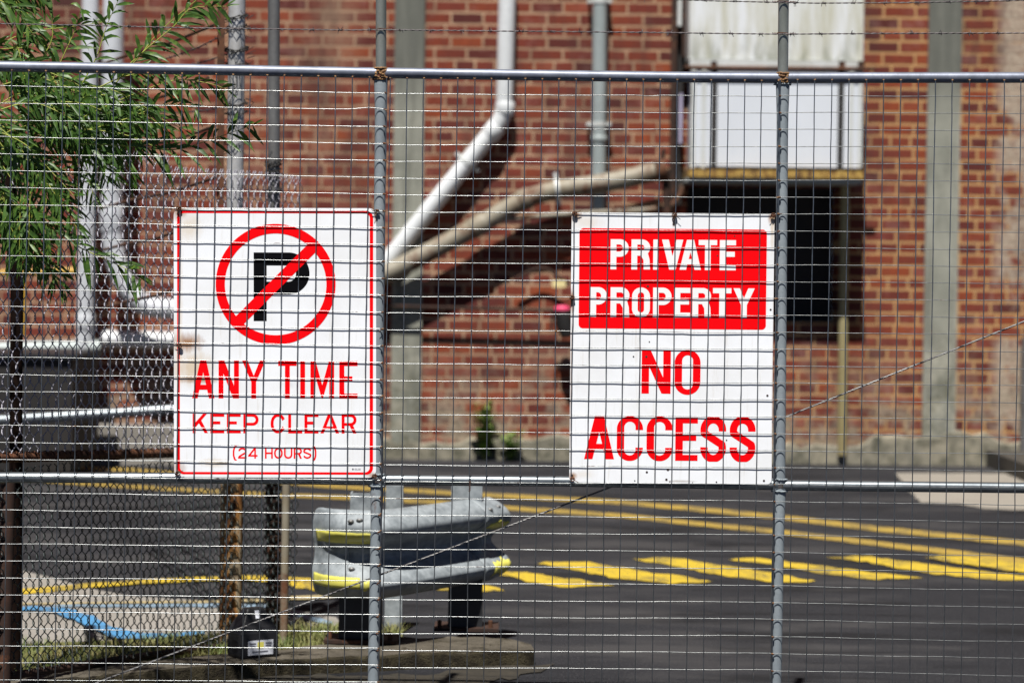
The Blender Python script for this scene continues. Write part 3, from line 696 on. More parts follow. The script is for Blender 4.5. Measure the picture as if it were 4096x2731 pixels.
# wire wraps on the middle rail
m = MB()
for i in range(0, 54):
    s = i*.031+.008; c = A3+du*s+nn*-.016+Vector((0, 0, zi(MID, s)))
    pts = [c+nn*math.cos(a)*.0178+Vector((0, 0, math.sin(a)*.0178))+du*(a/6.283*.012) for a in np.linspace(0, 6.0, 9)]; m.tube(pts, .0016, 4, False)
m.build('tie_wires', M['rust'], cf)
def fpost(vx, vtop, vyt, r, mat, name, off=-.035, zlo=0., n=16, nm=None):
    a = fpt(vtop, vyt, off); b = fpt(vx, 1480, off); b.z = zlo; b.x = b.x; m = MB(); k = 14
    m.tube([b.lerp(a, i/(k-1)) for i in range(k)], r, n); o = m.build(name, mat, cf); return o, a, b
pa = fpost(528, 545, -40, .031, M['bigpost'], 'post'); pa[0]['label'] = 'thick silver post wound with barbed wire'
# lower rusty length as a sleeve over the thick post
a, b = pa[1], pa[2]; q0 = b.lerp(a, .0); q1 = b.lerp(a, .30)
MB().tube([q0, q0.lerp(q1, .5), q1], .041, 16).build('rusty_sleeve', M['rustypost'], cf)
pb = fpost(630, 629, -40, .0225, M['steelpost'], 'post', -.03); pb[0]['label'] = 'slimmer grey steel post'
q0 = pb[2]; q1 = pb[2].lerp(pb[1], .36)
m = MB()
for k in range(34):
    q = q0.lerp(q1, k/33); m.lump(q+Vector((random.uniform(-.006, .006), -.004, 0)), .033, .028, .026, .3, 8)
m.build('dark_wrap', M['rustdark'], cf)  # dark lumps round the lower part of the slimmer post
c = onZ(648, 1474, 0.02); c2 = onY(655, 1180, c.y)
MB().tube([c+Vector((0, .06, -.02)), Vector((c2.x, c.y+.06, 1.0))], .0145, 12).build('stake', M['tanpipe'], cf)
pc, a_, b_ = fpost(6, 18, 1100, .024, M['rustdark'], 'post', .0, .0); pc['label'] = 'rusty square stub post at the picture edge'
a_ = fpt(508, -40, -.06); b_ = fpt(506, 470, -.06)
m = MB(); 
for i in range(10):
    pass
m.obox((a_+b_)/2, (a_-b_)/2*1.0, Vector((.0125, 0, 0)), Vector((0, .004, 0))); m.build('angle_bar', M['rust'], cf)
for (p0, p1) in (((300, 125), (494, 57)), ((300, 242), (478, 180)), ((325, 337), (494, 290)), ((300, 460), (494, 408)), ((290, 560), (440, 520)), ((300, 690), (440, 650))):
    A_ = onY(p0[0], p0[1], 10.3); B_ = fpt(p1[0], p1[1], -.06); MB().tube([A_+(A_-B_)*.5, A_, (A_+B_)/2+Vector((0, 0, -.01)), B_], .0065, 8).build('arm', M['rust'], cf)
# barbed coils round the posts
def coil(c, r, turns, rad=.0014, tilt=.3):
    pts = []
    for i in range(int(turns*16)):
        a = i/16*6.283; rr_ = r*(1+.22*math.sin(i*1.7)+random.uniform(-.08, .08))
        pts.append(c+Vector((math.cos(a)*rr_, math.sin(a)*rr_, math.sin(a*1.0+tilt)*.012+random.uniform(-.006, .006)+i*.0002)))
    return pts
m = MB()
for vy, tn in ((42, 4), (66, 3), (118, 5), (150, 2), (240, 3), (262, 2), (330, 2)):
    c = pa[1].lerp(pa[2], 0); c = fpt(545-(vy+40)*.0125, vy, -.035); m.tube(coil(c, .038, tn), .0016, 4, False)
    for _ in range(8):
        a = random.uniform(0, 6.283); e = c+Vector((math.cos(a)*.04, math.sin(a)*.04, random.uniform(-.03, .03))); m.tube([e, e+Vector((math.cos(a)*.03, math.sin(a)*.02, random.uniform(-.03, .02)))], .0012, 4, False)
c = fpt(540, 200, -.035)
for k in range(3):
    m.tube([c+Vector((random.uniform(-.03, .03), -.036, .10-.05*j+random.uniform(-.01, .01))) for j in range(6)], .0014, 4, False)
m.build('barbed_coil', M['dark'], cf)
m = MB()
for vy in (372, 380, 392, 405, 440):
    c = fpt(628, vy, -.03); m.tube(coil(c, .027, 3), .0016, 4, False)
m.build('wire_tie', M['dark'], cf)
def barbed(mb, pts, r=.0011, gap=.088, bl_=.012, phase=0.):
    L = [0]; 
    for a, b in zip(pts, pts[1:]): L.append(L[-1]+(b-a).length)
    def at(s):
        i = min(max(np.searchsorted(L, s)-1, 0), len(pts)-2); u = (s-L[i])/(L[i+1]-L[i]); return pts[i].lerp(pts[i+1], u)
    n = int(L[-1]/.006); 
    for st in (0, math.pi):
        mb.tube([at(i*.006)+Vector((0, math.cos(i*.9+st), math.sin(i*.9+st)))*r*1.1 for i in range(n+1)], r, 5, False)
    s = gap*phase+.01
    while s < L[-1]-.01:
        c = at(s)
        for k in range(3): mb.tube([c+Vector((-.004+.004*k, 0, 0))+Vector((0, math.cos(a), math.sin(a)))*.0030 for a in np.linspace(0, 6.3, 7)], .0011, 4, False)
        for k in range(4):
            a = random.uniform(0, 6.283); e = c+Vector(((k-1.5)*.003, 0, 0)); v = Vector((random.uniform(-.7, .7), math.cos(a)*.7, math.sin(a))).normalized()*bl_*random.uniform(.7, 1.2); mb.tube([e, e+v], [.0011, .0006], 4, False)
        s += gap*random.uniform(.93, 1.07)
# slack barbed strands strung to the thick post
for i, (p0, p1) in enumerate((((330, 145), (536, 68)), ((300, 165), (536, 120)), ((300, 250), (534, 243)), ((352, 150), (522, 158)))):
    A_ = onY(p0[0], p0[1], 9.8); B_ = fpt(p1[0], p1[1], -.03); m = MB()
    barbed(m, [A_.lerp(B_, k/12)-Vector((0, 0, .02*math.sin(math.pi*k/12))) for k in range(13)], .0013, .07, .012); m.build('barbed_strand', M['barb'], cf)

# ------------------------------------------------------------------ willow
tr = empty('willow_tree', tuple(onZ(36, 1180, 0)+Vector((0, 0, 0))), 'willow with slender green leaves hanging over the fence at upper left', 'tree')
tb = wloc(tr)
TY = 8.05
base = onY(36, 1170, TY); base.z = 0; tr.location = base
pts = [base]+[onY(a, b, TY) for a, b in ((36, 1165), (37, 900), (39, 650), (20, 420), (-40, 150), (-80, -100))]
MB().tube([pts[0]]+pts[1:], [.024, .023, .021, .022, .024, .022, .02], 12).build('trunk', M['bark'], tr)
lf = MB(); tw = MB()
def leaf(p, d, L, wd, droop):
    d = d.normalized(); side = d.cross(Vector((random.uniform(-.5, .5), -1, random.uniform(-.3, .6)))); 
    if side.length < .1: side = Vector((1, 0, 0))
    side.normalize(); nrm = side.cross(d)
    prof = [(0, .15), (.22, .75), (.5, 1.), (.78, .62), (1., .04)]; vs = []
    for t_, ww in prof:
        c = p+d*(L*t_)+Vector((0, 0, -droop*L*t_*t_))+nrm*(.03*L*math.sin(t_*3))
        vs += [c-side*wd*ww*.5, c+nrm*-.0008, c+side*wd*ww*.5]
    fs = []
    for i in range(4):
        a = i*3; fs += [(a, a+1, a+4, a+3), (a+1, a+2, a+5, a+4)]
    lf.add(vs, fs, True)
def branch(P, dens=.012, L=(.055, .085), wd=.0095, tipfree=0, r=.0022, twig=True):
    # P list of (vx, vy, Y)
    W = [onY(q[0], q[1], q[2]-.33) for q in P]
    out = []
    for i in range(len(W)-1):
        p0 = W[max(i-1, 0)]; p1 = W[i]; p2 = W[i+1]; p3 = W[min(i+2, len(W)-1)]
        for k in range(8):
            u = k/8; out.append(.5*((2*p1)+(-p0+p2)*u+(2*p0-5*p1+4*p2-p3)*u*u+(-p0+3*p1-3*p2+p3)*u**3))
    out.append(W[-1])
    if twig: tw.tube(out, [r*(1-.7*i/len(out)) for i in range(len(out))], 5, False)
    s = 0; side = 1; 
    for i in range(1, len(out)):
        seg = out[i]-out[i-1]; s += seg.length
        while s > dens:
            s -= dens; p = out[i-1].lerp(out[i], random.random()); d = seg.normalized(); side = -side
            a = R(random.uniform(25, 60))*side; d2 = Vector((d.x*math.cos(a)-d.z*math.sin(a), d.y+random.uniform(-.5, .5), d.x*math.sin(a)+d.z*math.cos(a)))
            f_ = 1-.45*(i/len(out))**3
            leaf(p, d2, random.uniform(*L)*f_, wd*random.uniform(.75, 1.15), random.uniform(.15, .7))
    for k in range(2): leaf(out[-1], out[-1]-out[-2]+Vector((random.uniform(-.01, .01), 0, random.uniform(-.01, .01))), L[0]*.6, wd*.5, .1)
# shoots one can single out in the photograph
for P in ([(110, 210, 7.7), (145, 130, 7.7), (172, 70, 7.7), (186, 20, 7.68)], [(190, 190, 7.7), (222, 130, 7.7), (245, 60, 7.7), (270, 5, 7.68)],
          [(290, 155, 7.62), (340, 110, 7.62), (400, 60, 7.62), (440, 20, 7.62), (520, 15, 7.62)], [(240, 220, 7.65), (320, 130, 7.65), (365, 75, 7.65), (440, 10, 7.65), (480, -20, 7.65)],
          [(180, 330, 7.6), (300, 336, 7.6), (400, 344, 7.6), (480, 322, 7.58), (545, 300, 7.58), (580, 288, 7.58)], [(60, 480, 7.62), (170, 560, 7.62), (230, 590, 7.62), (290, 618, 7.62), (325, 640, 7.6)],
          [(190, 270, 7.65), (300, 220, 7.64), (400, 185, 7.63), (470, 190, 7.62), (520, 205, 7.62)], [(200, 300, 7.65), (300, 270, 7.64), (380, 240, 7.64), (450, 250, 7.63)]):
    branch(P, .0150, (.07, .105), .0135)
for P in ([(90, 145, 7.7), (118, 95, 7.7), (120, 50, 7.7)], [(230, 200, 7.6), (290, 175, 7.6), (370, 165, 7.6), (430, 185, 7.6)]): branch(P, .014, (.06, .09), .012)
# mass of the crown
for i in range(38):
    sx = random.uniform(-170, 45); sy = random.uniform(110, 470); yy = random.uniform(7.62, 8.0)
    ln = random.uniform(160, 340)*(1.1 if sy < 330 else .85)*(1 if sx < 0 else .8); an = R(random.uniform(-38, 55)); dx, dy = math.cos(an)*ln, math.sin(an)*ln
    g_ = random.uniform(20, 90)
    branch([(sx, sy, yy), (sx+dx*.35, sy+dy*.35-12, yy), (sx+dx*.7, sy+dy*.7+g_*.3, yy-.02), (sx+dx, sy+dy+g_, yy-.04)], .0150, (.06, .10), .0112)
for i in range(20):
    sx = random.uniform(-120, 40); sy = random.uniform(-60, 130); yy = random.uniform(7.65, 8.0); ln = random.uniform(60, 130); an = R(random.uniform(-60, 75))
    dx, dy = math.cos(an)*ln, math.sin(an)*ln
    branch([(sx, sy, yy), (sx+dx*.5, sy+dy*.5-6, yy), (sx+dx, sy+dy+20, yy)], .0125, (.06, .095), .0115)
for i in range(16):
    sx = random.uniform(40, 280); sy = random.uniform(190, 330); yy = random.uniform(7.6, 7.9); ln = random.uniform(90, 190); an = R(random.uniform(5, 80))
    dx, dy = math.cos(an)*ln, math.sin(an)*ln
    branch([(sx, sy, yy), (sx+dx*.5, sy+dy*.4-6, yy), (sx+dx, sy+dy, yy)], .0150, (.06, .10), .0108)
for i in range(16):
    sx = random.uniform(-60, 110); sy = random.uniform(400, 500); yy = random.uniform(7.6, 7.9); ln = random.uniform(90, 150); an = R(random.uniform(50, 100))
    dx, dy = math.cos(an)*ln, math.sin(an)*ln
    branch([(sx, sy, yy), (sx+dx*.5, sy+dy*.4-6, yy), (sx+dx, sy+dy, yy)], .0150, (.06, .10), .0120)
tw.build('twigs', M['twig'], tr); lf.build('foliage', M['leaf'], tr)
m = MB()
for (x0, y0, x1, y1) in ((-40, 150, 120, 260), (-20, 420, 90, 330), (20, 420, 140, 420), (-60, 60, 40, 20)):
    m.tube([onY(x0, y0, TY), onY((x0+x1)/2, (y0+y1)/2-15, (TY+7.8)/2), onY(x1, y1, 7.5)], [.010, .007, .003], 8)
m.build('branches', M['bark'], tr)

# ------------------------------------------------------------------ near mesh fence
FY = 7.14; HY = FY+.0006; VY = FY-.0018
mf = empty('mesh_fence', tuple(Vector((onY(870, 1568, FY).x, FY, 0))), 'welded wire mesh fence on grey pipe posts and rails across the foreground', 'fence')
def pline(pts, Y): return [onY(a, b, Y) for a, b in pts]
WR = .00130
def panel(xt0, sp_t, xb0, sp_b, n, hl, label, xl, xr, ymax=1600, kinks=(), extra=()):
    """verticals: x at v y=161 and y=1568; horizontals from row -1, y at (xl,xr) for row 0 and row 24"""
    m = MB()
    (l0, r0_), (l24, r24) = hl
    rows = range(-1, 38)
    def hy(k, x):
        u = (x-xl)/(xr-xl); t_ = k/24; return (l0+(r0_-l0)*u)*(1-t_)+(l24+(r24-l24)*u)*t_
    def vx(k, y):
        t_ = (y-161)/(1568-161); return (xt0+sp_t*k)*(1-t_)+(xb0+sp_b*k)*t_
    ph = rng.uniform(0, 6, 60)
    for k in range(n):
        off = random.uniform(-.5, .5)
        pts = []
        for r_ in rows:
            y = hy(r_, vx(k, 161+39*r_)); 
            if r_ == -1: y = hy(-1, vx(k, 161))+3
            wob = .45*math.sin(r_*.55+ph[k])+.28*random.uniform(-1, 1)
            pts.append((vx(k, y)+off+wob, y)); pts.append((vx(k, y+19.5)+off+wob+random.uniform(-.2, .2), y+19.5))
        m.tube([onY(a, b, VY+random.uniform(-.0004, .0004)) for a, b in pts if b < ymax], .00155, 7)
    for r_ in rows:
        pts = []; off = random.uniform(-.35, .35); a_ = vx(0, hy(r_, xl))-1.5; b_ = vx(n-1, hy(r_, xr))+1.5; N = (n-1)*2
        for j in range(N+1):
            x = a_+(b_-a_)*j/N; y = hy(r_, x)+off+.65*math.sin(j*.21+ph[r_+2])+.3*math.sin(j*.53+ph[r_+5])+random.uniform(-.18, .18)
            for (kr, kx, kw, kd) in kinks:
                if kr == r_ and abs(x-kx) < kw: y += kd*(1-abs(x-kx)/kw)
            pts.append((x, y))
        if pts[0][1] < ymax: m.tube([onY(a, b, HY+random.uniform(-.0003, .0003)+(.0085 if r_ == -1 else 0)) for a, b in pts], .00112, 7)
    w_ = m; m.cur = 1        # rusty weld spots
    for (k, r_) in extra:
        y = hy(r_, vx(k, 200)); c = onY(vx(k, y), y, FY-.001); w_.lump(c, .0032, .003, .0045, .35, 6)
    for k in range(n):
        y = hy(-1, vx(k, 161)); c = onY(vx(k, y), y+2.5, FY+.001); w_.lump(c, .0036, .003, .0045, .35, 6)
    o = m.build('mesh_panel', [M['wire'], M['rustpale']], mf); o['label'] = label
EX = lambda k: [(k, r_) for r_ in range(0, 36)]
panel(27.3-39.13, 39.13, 8.5-39.1, 39.1, 24, ((198, 214.5), (1132, 1141)), 'left mesh panel', 0, 880, kinks=((1, 849, 45, -4),), extra=EX(23)+[(10, 8), (5, 20)])
panel(896.5, 38.8, 877.5, 38.8, 24, ((216, 222), (1144.7, 1150.5)), 'middle mesh panel', 890, 1795, kinks=((0, 1440+50, 22, 3.2), (0, 1290, 20, 1.5)), extra=[(10, 14), (5, 10), (5, 17), (23, 6), (23, 12)])
panel(1792.5, 39.55, 1772.5, 39.5, 16, ((220, 221.7), (1151.6, 1160)), 'right mesh panel', 1817, 2352, extra=EX(0)+[(5, 20)])

RR = .0160
def rail(name, pts, Yc, mat, r=RR, label=None):
    W = pline(pts, Yc); out = []
    for a, b in zip(W, W[1:]):
        for k in range(10): out.append(a.lerp(b, k/10))
    out.append(W[-1]); o = MB().tube(out, r, 28).build(name, mat, mf)
    if label: o['label'] = label
RYT = HY+.00155+RR+.0002; RYB = RYT+.0045; PYc = HY+.0032+.0170
rail('top_rail', [(-80, 151.5), (0, 153), (440, 160), (868, 168)], RYT, M['galv'])
rail('top_rail', [(882, 168), (1210, 173), (1550, 177.5), (1792, 179)], RYT, M['galv'])
rail('top_rail', [(1804, 179), (2352, 178.6), (2450, 178.5)], RYT, M['galv'])
rail('bottom_rail', [(-80, 1095.6), (0, 1096), (400, 1097), (862, 1101.5)], RYB, M['galvshiny'])
rail('bottom_rail', [(874, 1101.5), (1308, 1105), (1786, 1113)], RYB, M['galvshiny'])
rail('bottom_rail', [(1797, 1114), (2352, 1120), (2450, 1121)], RYB, M['galvshiny'])
def upright(p, mat_l, mat_u):
    # p: list of (v x, v y) down the post
    (xt, yt), (xr1, yr1), (xm, ym), (xr2, yr2), (xb, yb) = p
    # upper length
    a, b = onY(xt, yt, PYc-.001), onY(xr1, yr1-4, PYc-.001)
    MB().tube([a.lerp(b, i/8) for i in range(9)], .0157, 24).build('upright', mat_u, mf)
    def sec(x0, y0, x1, y1, f0, f1):
        A_, B_ = onY(x0, y0, PYc), onY(x1, y1, PYc); N = 24; fl = []
        for i in range(N+1):
            t_ = i/N; e = (f0*max(0, 1-t_*(A_-B_).length/.11)+f1*max(0, 1-(1-t_)*(A_-B_).length/.11)); fl.append(1+e)
        MB().tube([A_.lerp(B_, i/N) for i in range(N+1)], .0170, 24, True, fl).build('upright', mat_l, mf)
    sec(xr1, yr1+8, xr2, yr2-4, .22, .02); sec(xr2, yr2+8, xb, yb, .16, 0)
upright([(875.5, -60), (875, 168), (872, 700), (866, 1101), (857, 1600)], M['post'], M['postup'])
upright([(1800.5, -60), (1798, 179), (1794.5, 650), (1790.5, 1113), (1781, 1600)], M['post'], M['postup'])
def weld(c, rx, rz, n, mat, spread=.004):
    m = MB()
    for i in range(n):
        a = math.pi*(i/(n-1)); q = c+Vector((-math.cos(a)*rx, -abs(math.sin(a))*.0165, random.uniform(-1, 1)*rz)); m.lump(q, .0050, .0040, .0038, .35, 8)
    return m.build('weld', mat, mf)
for (x, y, mt, d_) in ((875, 168, 'rustpale', 14), (1798, 179, 'rustpale', 14)):
    c = onY(x, y, PYc-.002); mm = MB()
    for _ in range(26): mm.lump(c+Vector((random.uniform(-.014, .014), -.0150+random.uniform(0, .002), random.uniform(-.014, .012))), .0052, .0030, .0046, .4, 8)
    mm.build('weld', M['rustpale'], mf)
    weld(c+Vector((0, 0, .0125)), .0185, .0015, 14, M[mt]); weld(c+Vector((0, -.001, -.001)), .0165, .006, 9, M[mt]); weld(c+Vector((0, .004, -.0185)), .0215, .001, 12, M['post'] if x > 1000 else M['rustpale'])
for (x, y) in ((866, 1101.5), (1790.5, 1113)):
    c = onY(x, y, PYc); weld(c+Vector((0, .001, -.0185)), .0205, .001, 12, M['post']); weld(c+Vector((.001, 0, .0165)), .019, .001, 10, M['post'])
# rusty tie wires on the edge of the uprights, each a small part
def edge_tie(vx_, vy, pr):
    m = MB(); c = onY(vx_+random.uniform(-1, 1), vy, FY-.002); m.lump(c, .0040, .0038, .0045, .35, 6)
    if random.random() < pr: m.tube([c, c+Vector((random.uniform(-.012, .012), -.003, random.uniform(-.012, .004)))], .0009, 4)
    m.build('tie_wire', M['rust'], mf)
for k in range(36):
    if not 1085 < 213+k*38.8 < 1120: edge_tie(884.5-.0135*(k*38.8), 213+k*38.8, .5)
    if not 1100 < 221+k*38.8 < 1130: edge_tie(1792.5-.0142*(k*38.8), 221+k*38.8, .3)
m = MB()      # rusty wire tail hanging from the bottom rail
c = onY(1079, 1104, FY-.002); m.tube([c+Vector((math.sin(k*1.9)*.003, math.cos(k*1.9)*.003, -.0016*k)) for k in range(20)], .0011, 5); m.build('wire_tail', M['rust'], mf)

# ------------------------------------------------------------------ barbed strands above the mesh, diagonal cable
def strand(pts, label, phase):
    m = MB(); W = []
    for i in range(len(pts)-1):
        for k in range(6):
            t_ = k/6; W.append(onY(pts[i][0]*(1-t_)+pts[i+1][0]*t_, pts[i][1]*(1-t_)+pts[i+1][1]*t_, FY+.001))
    W.append(onY(*pts[-1], FY+.001)); barbed(m, W, .0011, .088, .011, phase)
    o = m.build('barbed_wire', M['barb'], None); tag(o, label, 'barbed wire', 'barbed wire strands above the mesh')
    for px_ in (877, 1799):
        yy = float(np.interp(px_, [p[0] for p in pts], [p[1] for p in pts])); c = onY(px_, yy, PYc)
        w_ = MB(); w_.tube([c+Vector((math.cos(a)*.0172, math.sin(a)*.0172, .003*math.sin(a*.5))) for a in np.linspace(0, 6.283, 20)], .0013, 5, False)
        for sx in (-1, 1): w_.tube([c+Vector((sx*.018+sx*.0012*k, -.016+.002*math.cos(k*1.6), .002*math.sin(k*1.6))) for k in range(14)], .0012, 5, False)
        w_.build('tie_wire', M['rust'], o)
strand([(-60, 52), (0, 55), (200, 59), (400, 64), (600, 67), (804, 70), (870, 69), (1100, 71.5), (1350, 74), (1550, 76), (1785, 79), (1812, 79), (2080, 77.5), (2352, 76.5), (2420, 76)], 'lower barbed wire strand strung just above the top rail', .3)
strand([(-60, -30), (870, -28), (1300, -6), (1493, -2), (1657, 3), (1785, 6), (1873, 8), (2078, 7), (2352, 1.5), (2420, 0)], 'upper barbed wire strand crossing the top edge at right', .6)
m = MB(); a = onY(150, 1594, FY+.045); b = onY(1390, 1123, FY+.045); c = onY(2420, 711, FY+.045)
P_ = []
for k in range(700):
    t_ = k/699*2
    P_.append(a.lerp(b, t_) if t_ < 1 else b.lerp(c, t_-1))
ax = (c-a).normalized(); e1 = Vector((0, 1, 0)); e2 = ax.cross(e1)
for s_ in range(4):
    m.tube([p+(e1*math.cos(k*.55+s_*1.5708)+e2*math.sin(k*.55+s_*1.5708))*.0016 for k, p in enumerate(P_)], .0014, 5, False)
o = tag(m.build('steel_cable', M['cable']), 'twisted steel cable running diagonally behind the mesh', 'cable')

# ------------------------------------------------------------------ sign graphics
class Sheet:
    def __init__(s, W, H, res=.5):
        s.res = res; s.nx = int(W/res); s.ny = int(H/res); s.m = np.zeros((s.ny, s.nx), bool); s.W = W; s.H = H
        s.X, s.Y = np.meshgrid((np.arange(s.nx)+.5)*res, (np.arange(s.ny)+.5)*res)
    def win(s, x0, y0, x1, y1):
        r = s.res; return slice(max(0, int(y0/r)-1), int(y1/r)+2), slice(max(0, int(x0/r)-1), int(x1/r)+2)
    def rrect(s, x0, y0, x1, y1, r=0, val=True, corners='all'):
        w_ = s.win(x0, y0, x1, y1); X, Y_ = s.X[w_], s.Y[w_]; k = (X >= x0) & (X <= x1) & (Y_ >= y0) & (Y_ <= y1)
        if r > 0:
            if corners == 'all':
                dx = np.maximum(np.maximum(x0+r-X, X-(x1-r)), 0)
            else: dx = np.maximum(X-(x1-r), 0)
            dy = np.maximum(np.maximum(y0+r-Y_, Y_-(y1-r)), 0); k &= (dx**2+dy**2 <= r*r)
        s.m[w_][k] = val
    def ell(s, x0, y0, x1, y1, val=True, p=2.0):
        w_ = s.win(x0, y0, x1, y1); X, Y_ = s.X[w_], s.Y[w_]; a, b = (x1-x0)/2, (y1-y0)/2
        s.m[w_][(np.abs((X-(x0+x1)/2)/a)**p+np.abs((Y_-(y0+y1)/2)/b)**p) <= 1] = val
    def poly(s, P, val=True):
        xs = [p[0] for p in P]; ys = [p[1] for p in P]; w_ = s.win(min(xs), min(ys), max(xs), max(ys)); X, Y_ = s.X[w_], s.Y[w_]; k = np.zeros(X.shape, bool)
        for i in range(len(P)):
            (a, b), (c, d) = P[i], P[(i+1) % len(P)]
            if b == d: continue
            k ^= ((b > Y_) != (d > Y_)) & (X < (c-a)*(Y_-b)/(d-b)+a)
        s.m[w_][k] = val
    def stroke(s, P, t, clip=None):
        xs = [p[0] for p in P]; ys = [p[1] for p in P]; w_ = s.win(min(xs)-t, min(ys)-t, max(xs)+t, max(ys)+t); X, Y_ = s.X[w_], s.Y[w_]; k = np.zeros(X.shape, bool)
        for (a, b), (c, d) in zip(P, P[1:]):
            L = (c-a)**2+(d-b)**2; u = np.clip(((X-a)*(c-a)+(Y_-b)*(d-b))/max(L, 1e-9), 0, 1); k |= ((X-a-u*(c-a))**2+(Y_-b-u*(d-b))**2) <= (t/2)**2
        if clip: k &= (X >= clip[0]) & (Y_ >= clip[1]) & (X <= clip[2]) & (Y_ <= clip[3])
        s.m[w_] |= k
    def glyph(s, ch, x0, x1, y0, y1, t, tv=None):
        tv = tv or t; W, H = x1-x0, y1-y0; B = (x0, y0, x1, y1); q = lambda a, b: (x0+a, y0+b); xm = (x0+x1)/2
        def rc(a, b, c, d, **k): s.rrect(x0+a, y0+b, x0+c, y0+d, **k)
        if ch == 'I': rc(0, 0, W, H)
        elif ch == 'T': rc(0, 0, W, tv); rc(W/2-t/2, 0, W/2+t/2, H)
        elif ch == 'L': rc(0, 0, t, H); rc(0, H-tv, W, H)
        elif ch == 'E': rc(0, 0, t, H); rc(0, 0, W, tv); rc(0, H-tv, W, H); rc(0, H*.47-tv*.5, W*(.72 if H < 120 and t < 16 else .93), H*.47+tv*.5)
        elif ch == 'H': rc(0, 0, t, H); rc(W-t, 0, W, H); rc(0, H/2-tv/2, W, H/2+tv/2)
        elif ch == 'N': rc(0, 0, t, H); rc(W-t, 0, W, H); s.poly([q(0, 0), q(t*1.2, 0), q(W, H), q(W-t*1.2, H)])
        elif ch == 'M':
            rc(0, 0, t, H); rc(W-t, 0, W, H); s.poly([q(0, 0), q(t*1.05, 0), q(W/2+t*.10, H), q(W/2-t*.10, H)] if 0 else [q(t*.1, 0), q(t*1.08, 0), q(W/2+.45*t, H*.86), q(W/2, H), q(W/2-.1*t, H)]); s.poly([q(W-t*.1, 0), q(W-t*1.08, 0), q(W/2-.45*t, H*.86), q(W/2, H), q(W/2+.1*t, H)])
        elif ch == 'V': s.poly([q(0, 0), q(t*1.18, 0), q(W/2+t*.55, H), q(W/2-t*.55, H)]); s.poly([q(W, 0), q(W-t*1.18, 0), q(W/2-t*.55, H), q(W/2+t*.55, H)])
        elif ch == 'Y':
            s.poly([q(0, 0), q(t*1.12, 0), q(W/2+t*.5, H*.56), q(W/2-t*.5, H*.56)]); s.poly([q(W, 0), q(W-t*1.12, 0), q(W/2-t*.5, H*.56), q(W/2+t*.5, H*.56)]); rc(W/2-t/2, H*.54, W/2+t/2, H)
        elif ch == 'K':
            rc(0, 0, t, H); s.poly([q(W*.93-t*1.3, 0), q(W*.93, 0), q(t, H*.70), q(t, H*.44)]); s.poly([q(W*.36, H*.42), q(W*.36+t*.9, H*.30), q(W, H), q(W-t*1.15, H)])
        elif ch == 'A':
            ap = t*.62 if t > 10 else t*.62; th = t*1.12
            s.poly([q(W/2-ap, 0), q(W/2+ap, 0), q(W, H), q(0, H)])
            sl_ = (W/2-ap)/H
            yb0, yb1 = H*.64, H*.64+tv*(1.0 if t < 20 else .85)
            # counters
            ya = max(0, (ap*0+th-ap)/sl_) if sl_ > 0 else 0; yap = (th-ap)/sl_ if th > ap else 0
            L_ = lambda y: W/2-ap-sl_*y+th; Rr = lambda y: W/2+ap+sl_*y-th
            s.poly([q(W/2, yap), q(Rr(yb0), yb0), q(L_(yb0), yb0)], False); s.poly([q(L_(yb1), yb1), q(Rr(yb1), yb1), q(Rr(H+1), H+1), q(L_(H+1), H+1)], False)
        elif ch in 'PR':
            bh = H*(.58 if ch == 'P' else .54) if t > 10 else H*.61
            rr_ = bh*.5 if W-t > bh*.5 else W-t
            s.rrect(x0, y0, x1, y0+bh, rr_, corners='right'); s.rrect(x0+t, y0+tv, x1-t, y0+bh-tv, max(1, rr_-min(t, tv)), False, corners='right'); rc(0, 0, t, H)
            if ch == 'R':
                if t > 10: s.poly([q(W*.42, bh-tv*.6), q(W*.85, bh-tv*.8), q(W*.97, bh+H*.12), q(W, H), q(W-t*1.1, H), q(W-t*1.15, bh+H*.14)])
                else: s.poly([q(W*.50, bh-tv*.4), q(W*.50+t*1.2, bh-tv*.6), q(W, H), q(W-t*1.15, H)])
        elif ch in 'OCGU':
            p = 2.5 if t > 10 else 2.15
            if ch == 'U':
                s.ell(x0, y1-W*1.05, x1, y1, True, p); s.ell(x0+t, y1-W*1.05+tv, x1-t, y1-tv, False, p); s.rrect(x0, y0, x1, y1-W*.52, 0, False); rc(0, 0, t, H-W*.5); rc(W-t, 0, W, H-W*.5)
            else:
                if t > 10:
                    r_ = W*.5; s.rrect(x0, y0, x1, y1, r_); s.rrect(x0+t, y0+tv*.95, x1-t, y1-tv*.95, (W-2*t)*.5, False)
                else: s.ell(x0, y0, x1, y1, True, p); s.ell(x0+t, y0+tv, x1-t, y1-tv, False, p)
                if ch in 'CG':
                    if t > 10: s.rrect(x0+W/2, y0+H*.31, x1+1, y0+H*.70, 0, False)
                    else: s.poly([(xm+W*.05, y0+H*.5), (x1+W*.2, y0+H*.10), (x1+W*.2, y0+H*.90)], False)
                if ch == 'G': rc(W*.55, H*.52, W, H*.52+tv); rc(W-t, H*.52, W, H*.85)
        elif ch == 'S':
            rx = W/2-t/2; up = H*.27-tv*.30; P_ = []
            cy1 = tv/2+up; cy2 = H-tv/2-up*1.02
            for a in np.linspace(0 if t > 10 else -25, -200 if t > 10 else -205, 22): P_.append(q(W/2+rx*math.cos(R(a)), cy1+up*math.sin(R(a))))
            A0 = P_[-1]; P2 = []
            for a in np.linspace(-20, 180 if t > 10 else 155, 22): P2.append(q(W/2+rx*math.cos(R(a)), cy2+up*1.02*math.sin(R(a))))
            if t > 10: P_ = [q(W-t/2, H*.30)]+P_; P2 = P2+[q(t/2, H*.70)]
            s.stroke(P_+P2, t, (x0-1, y0, x1+1, y1))
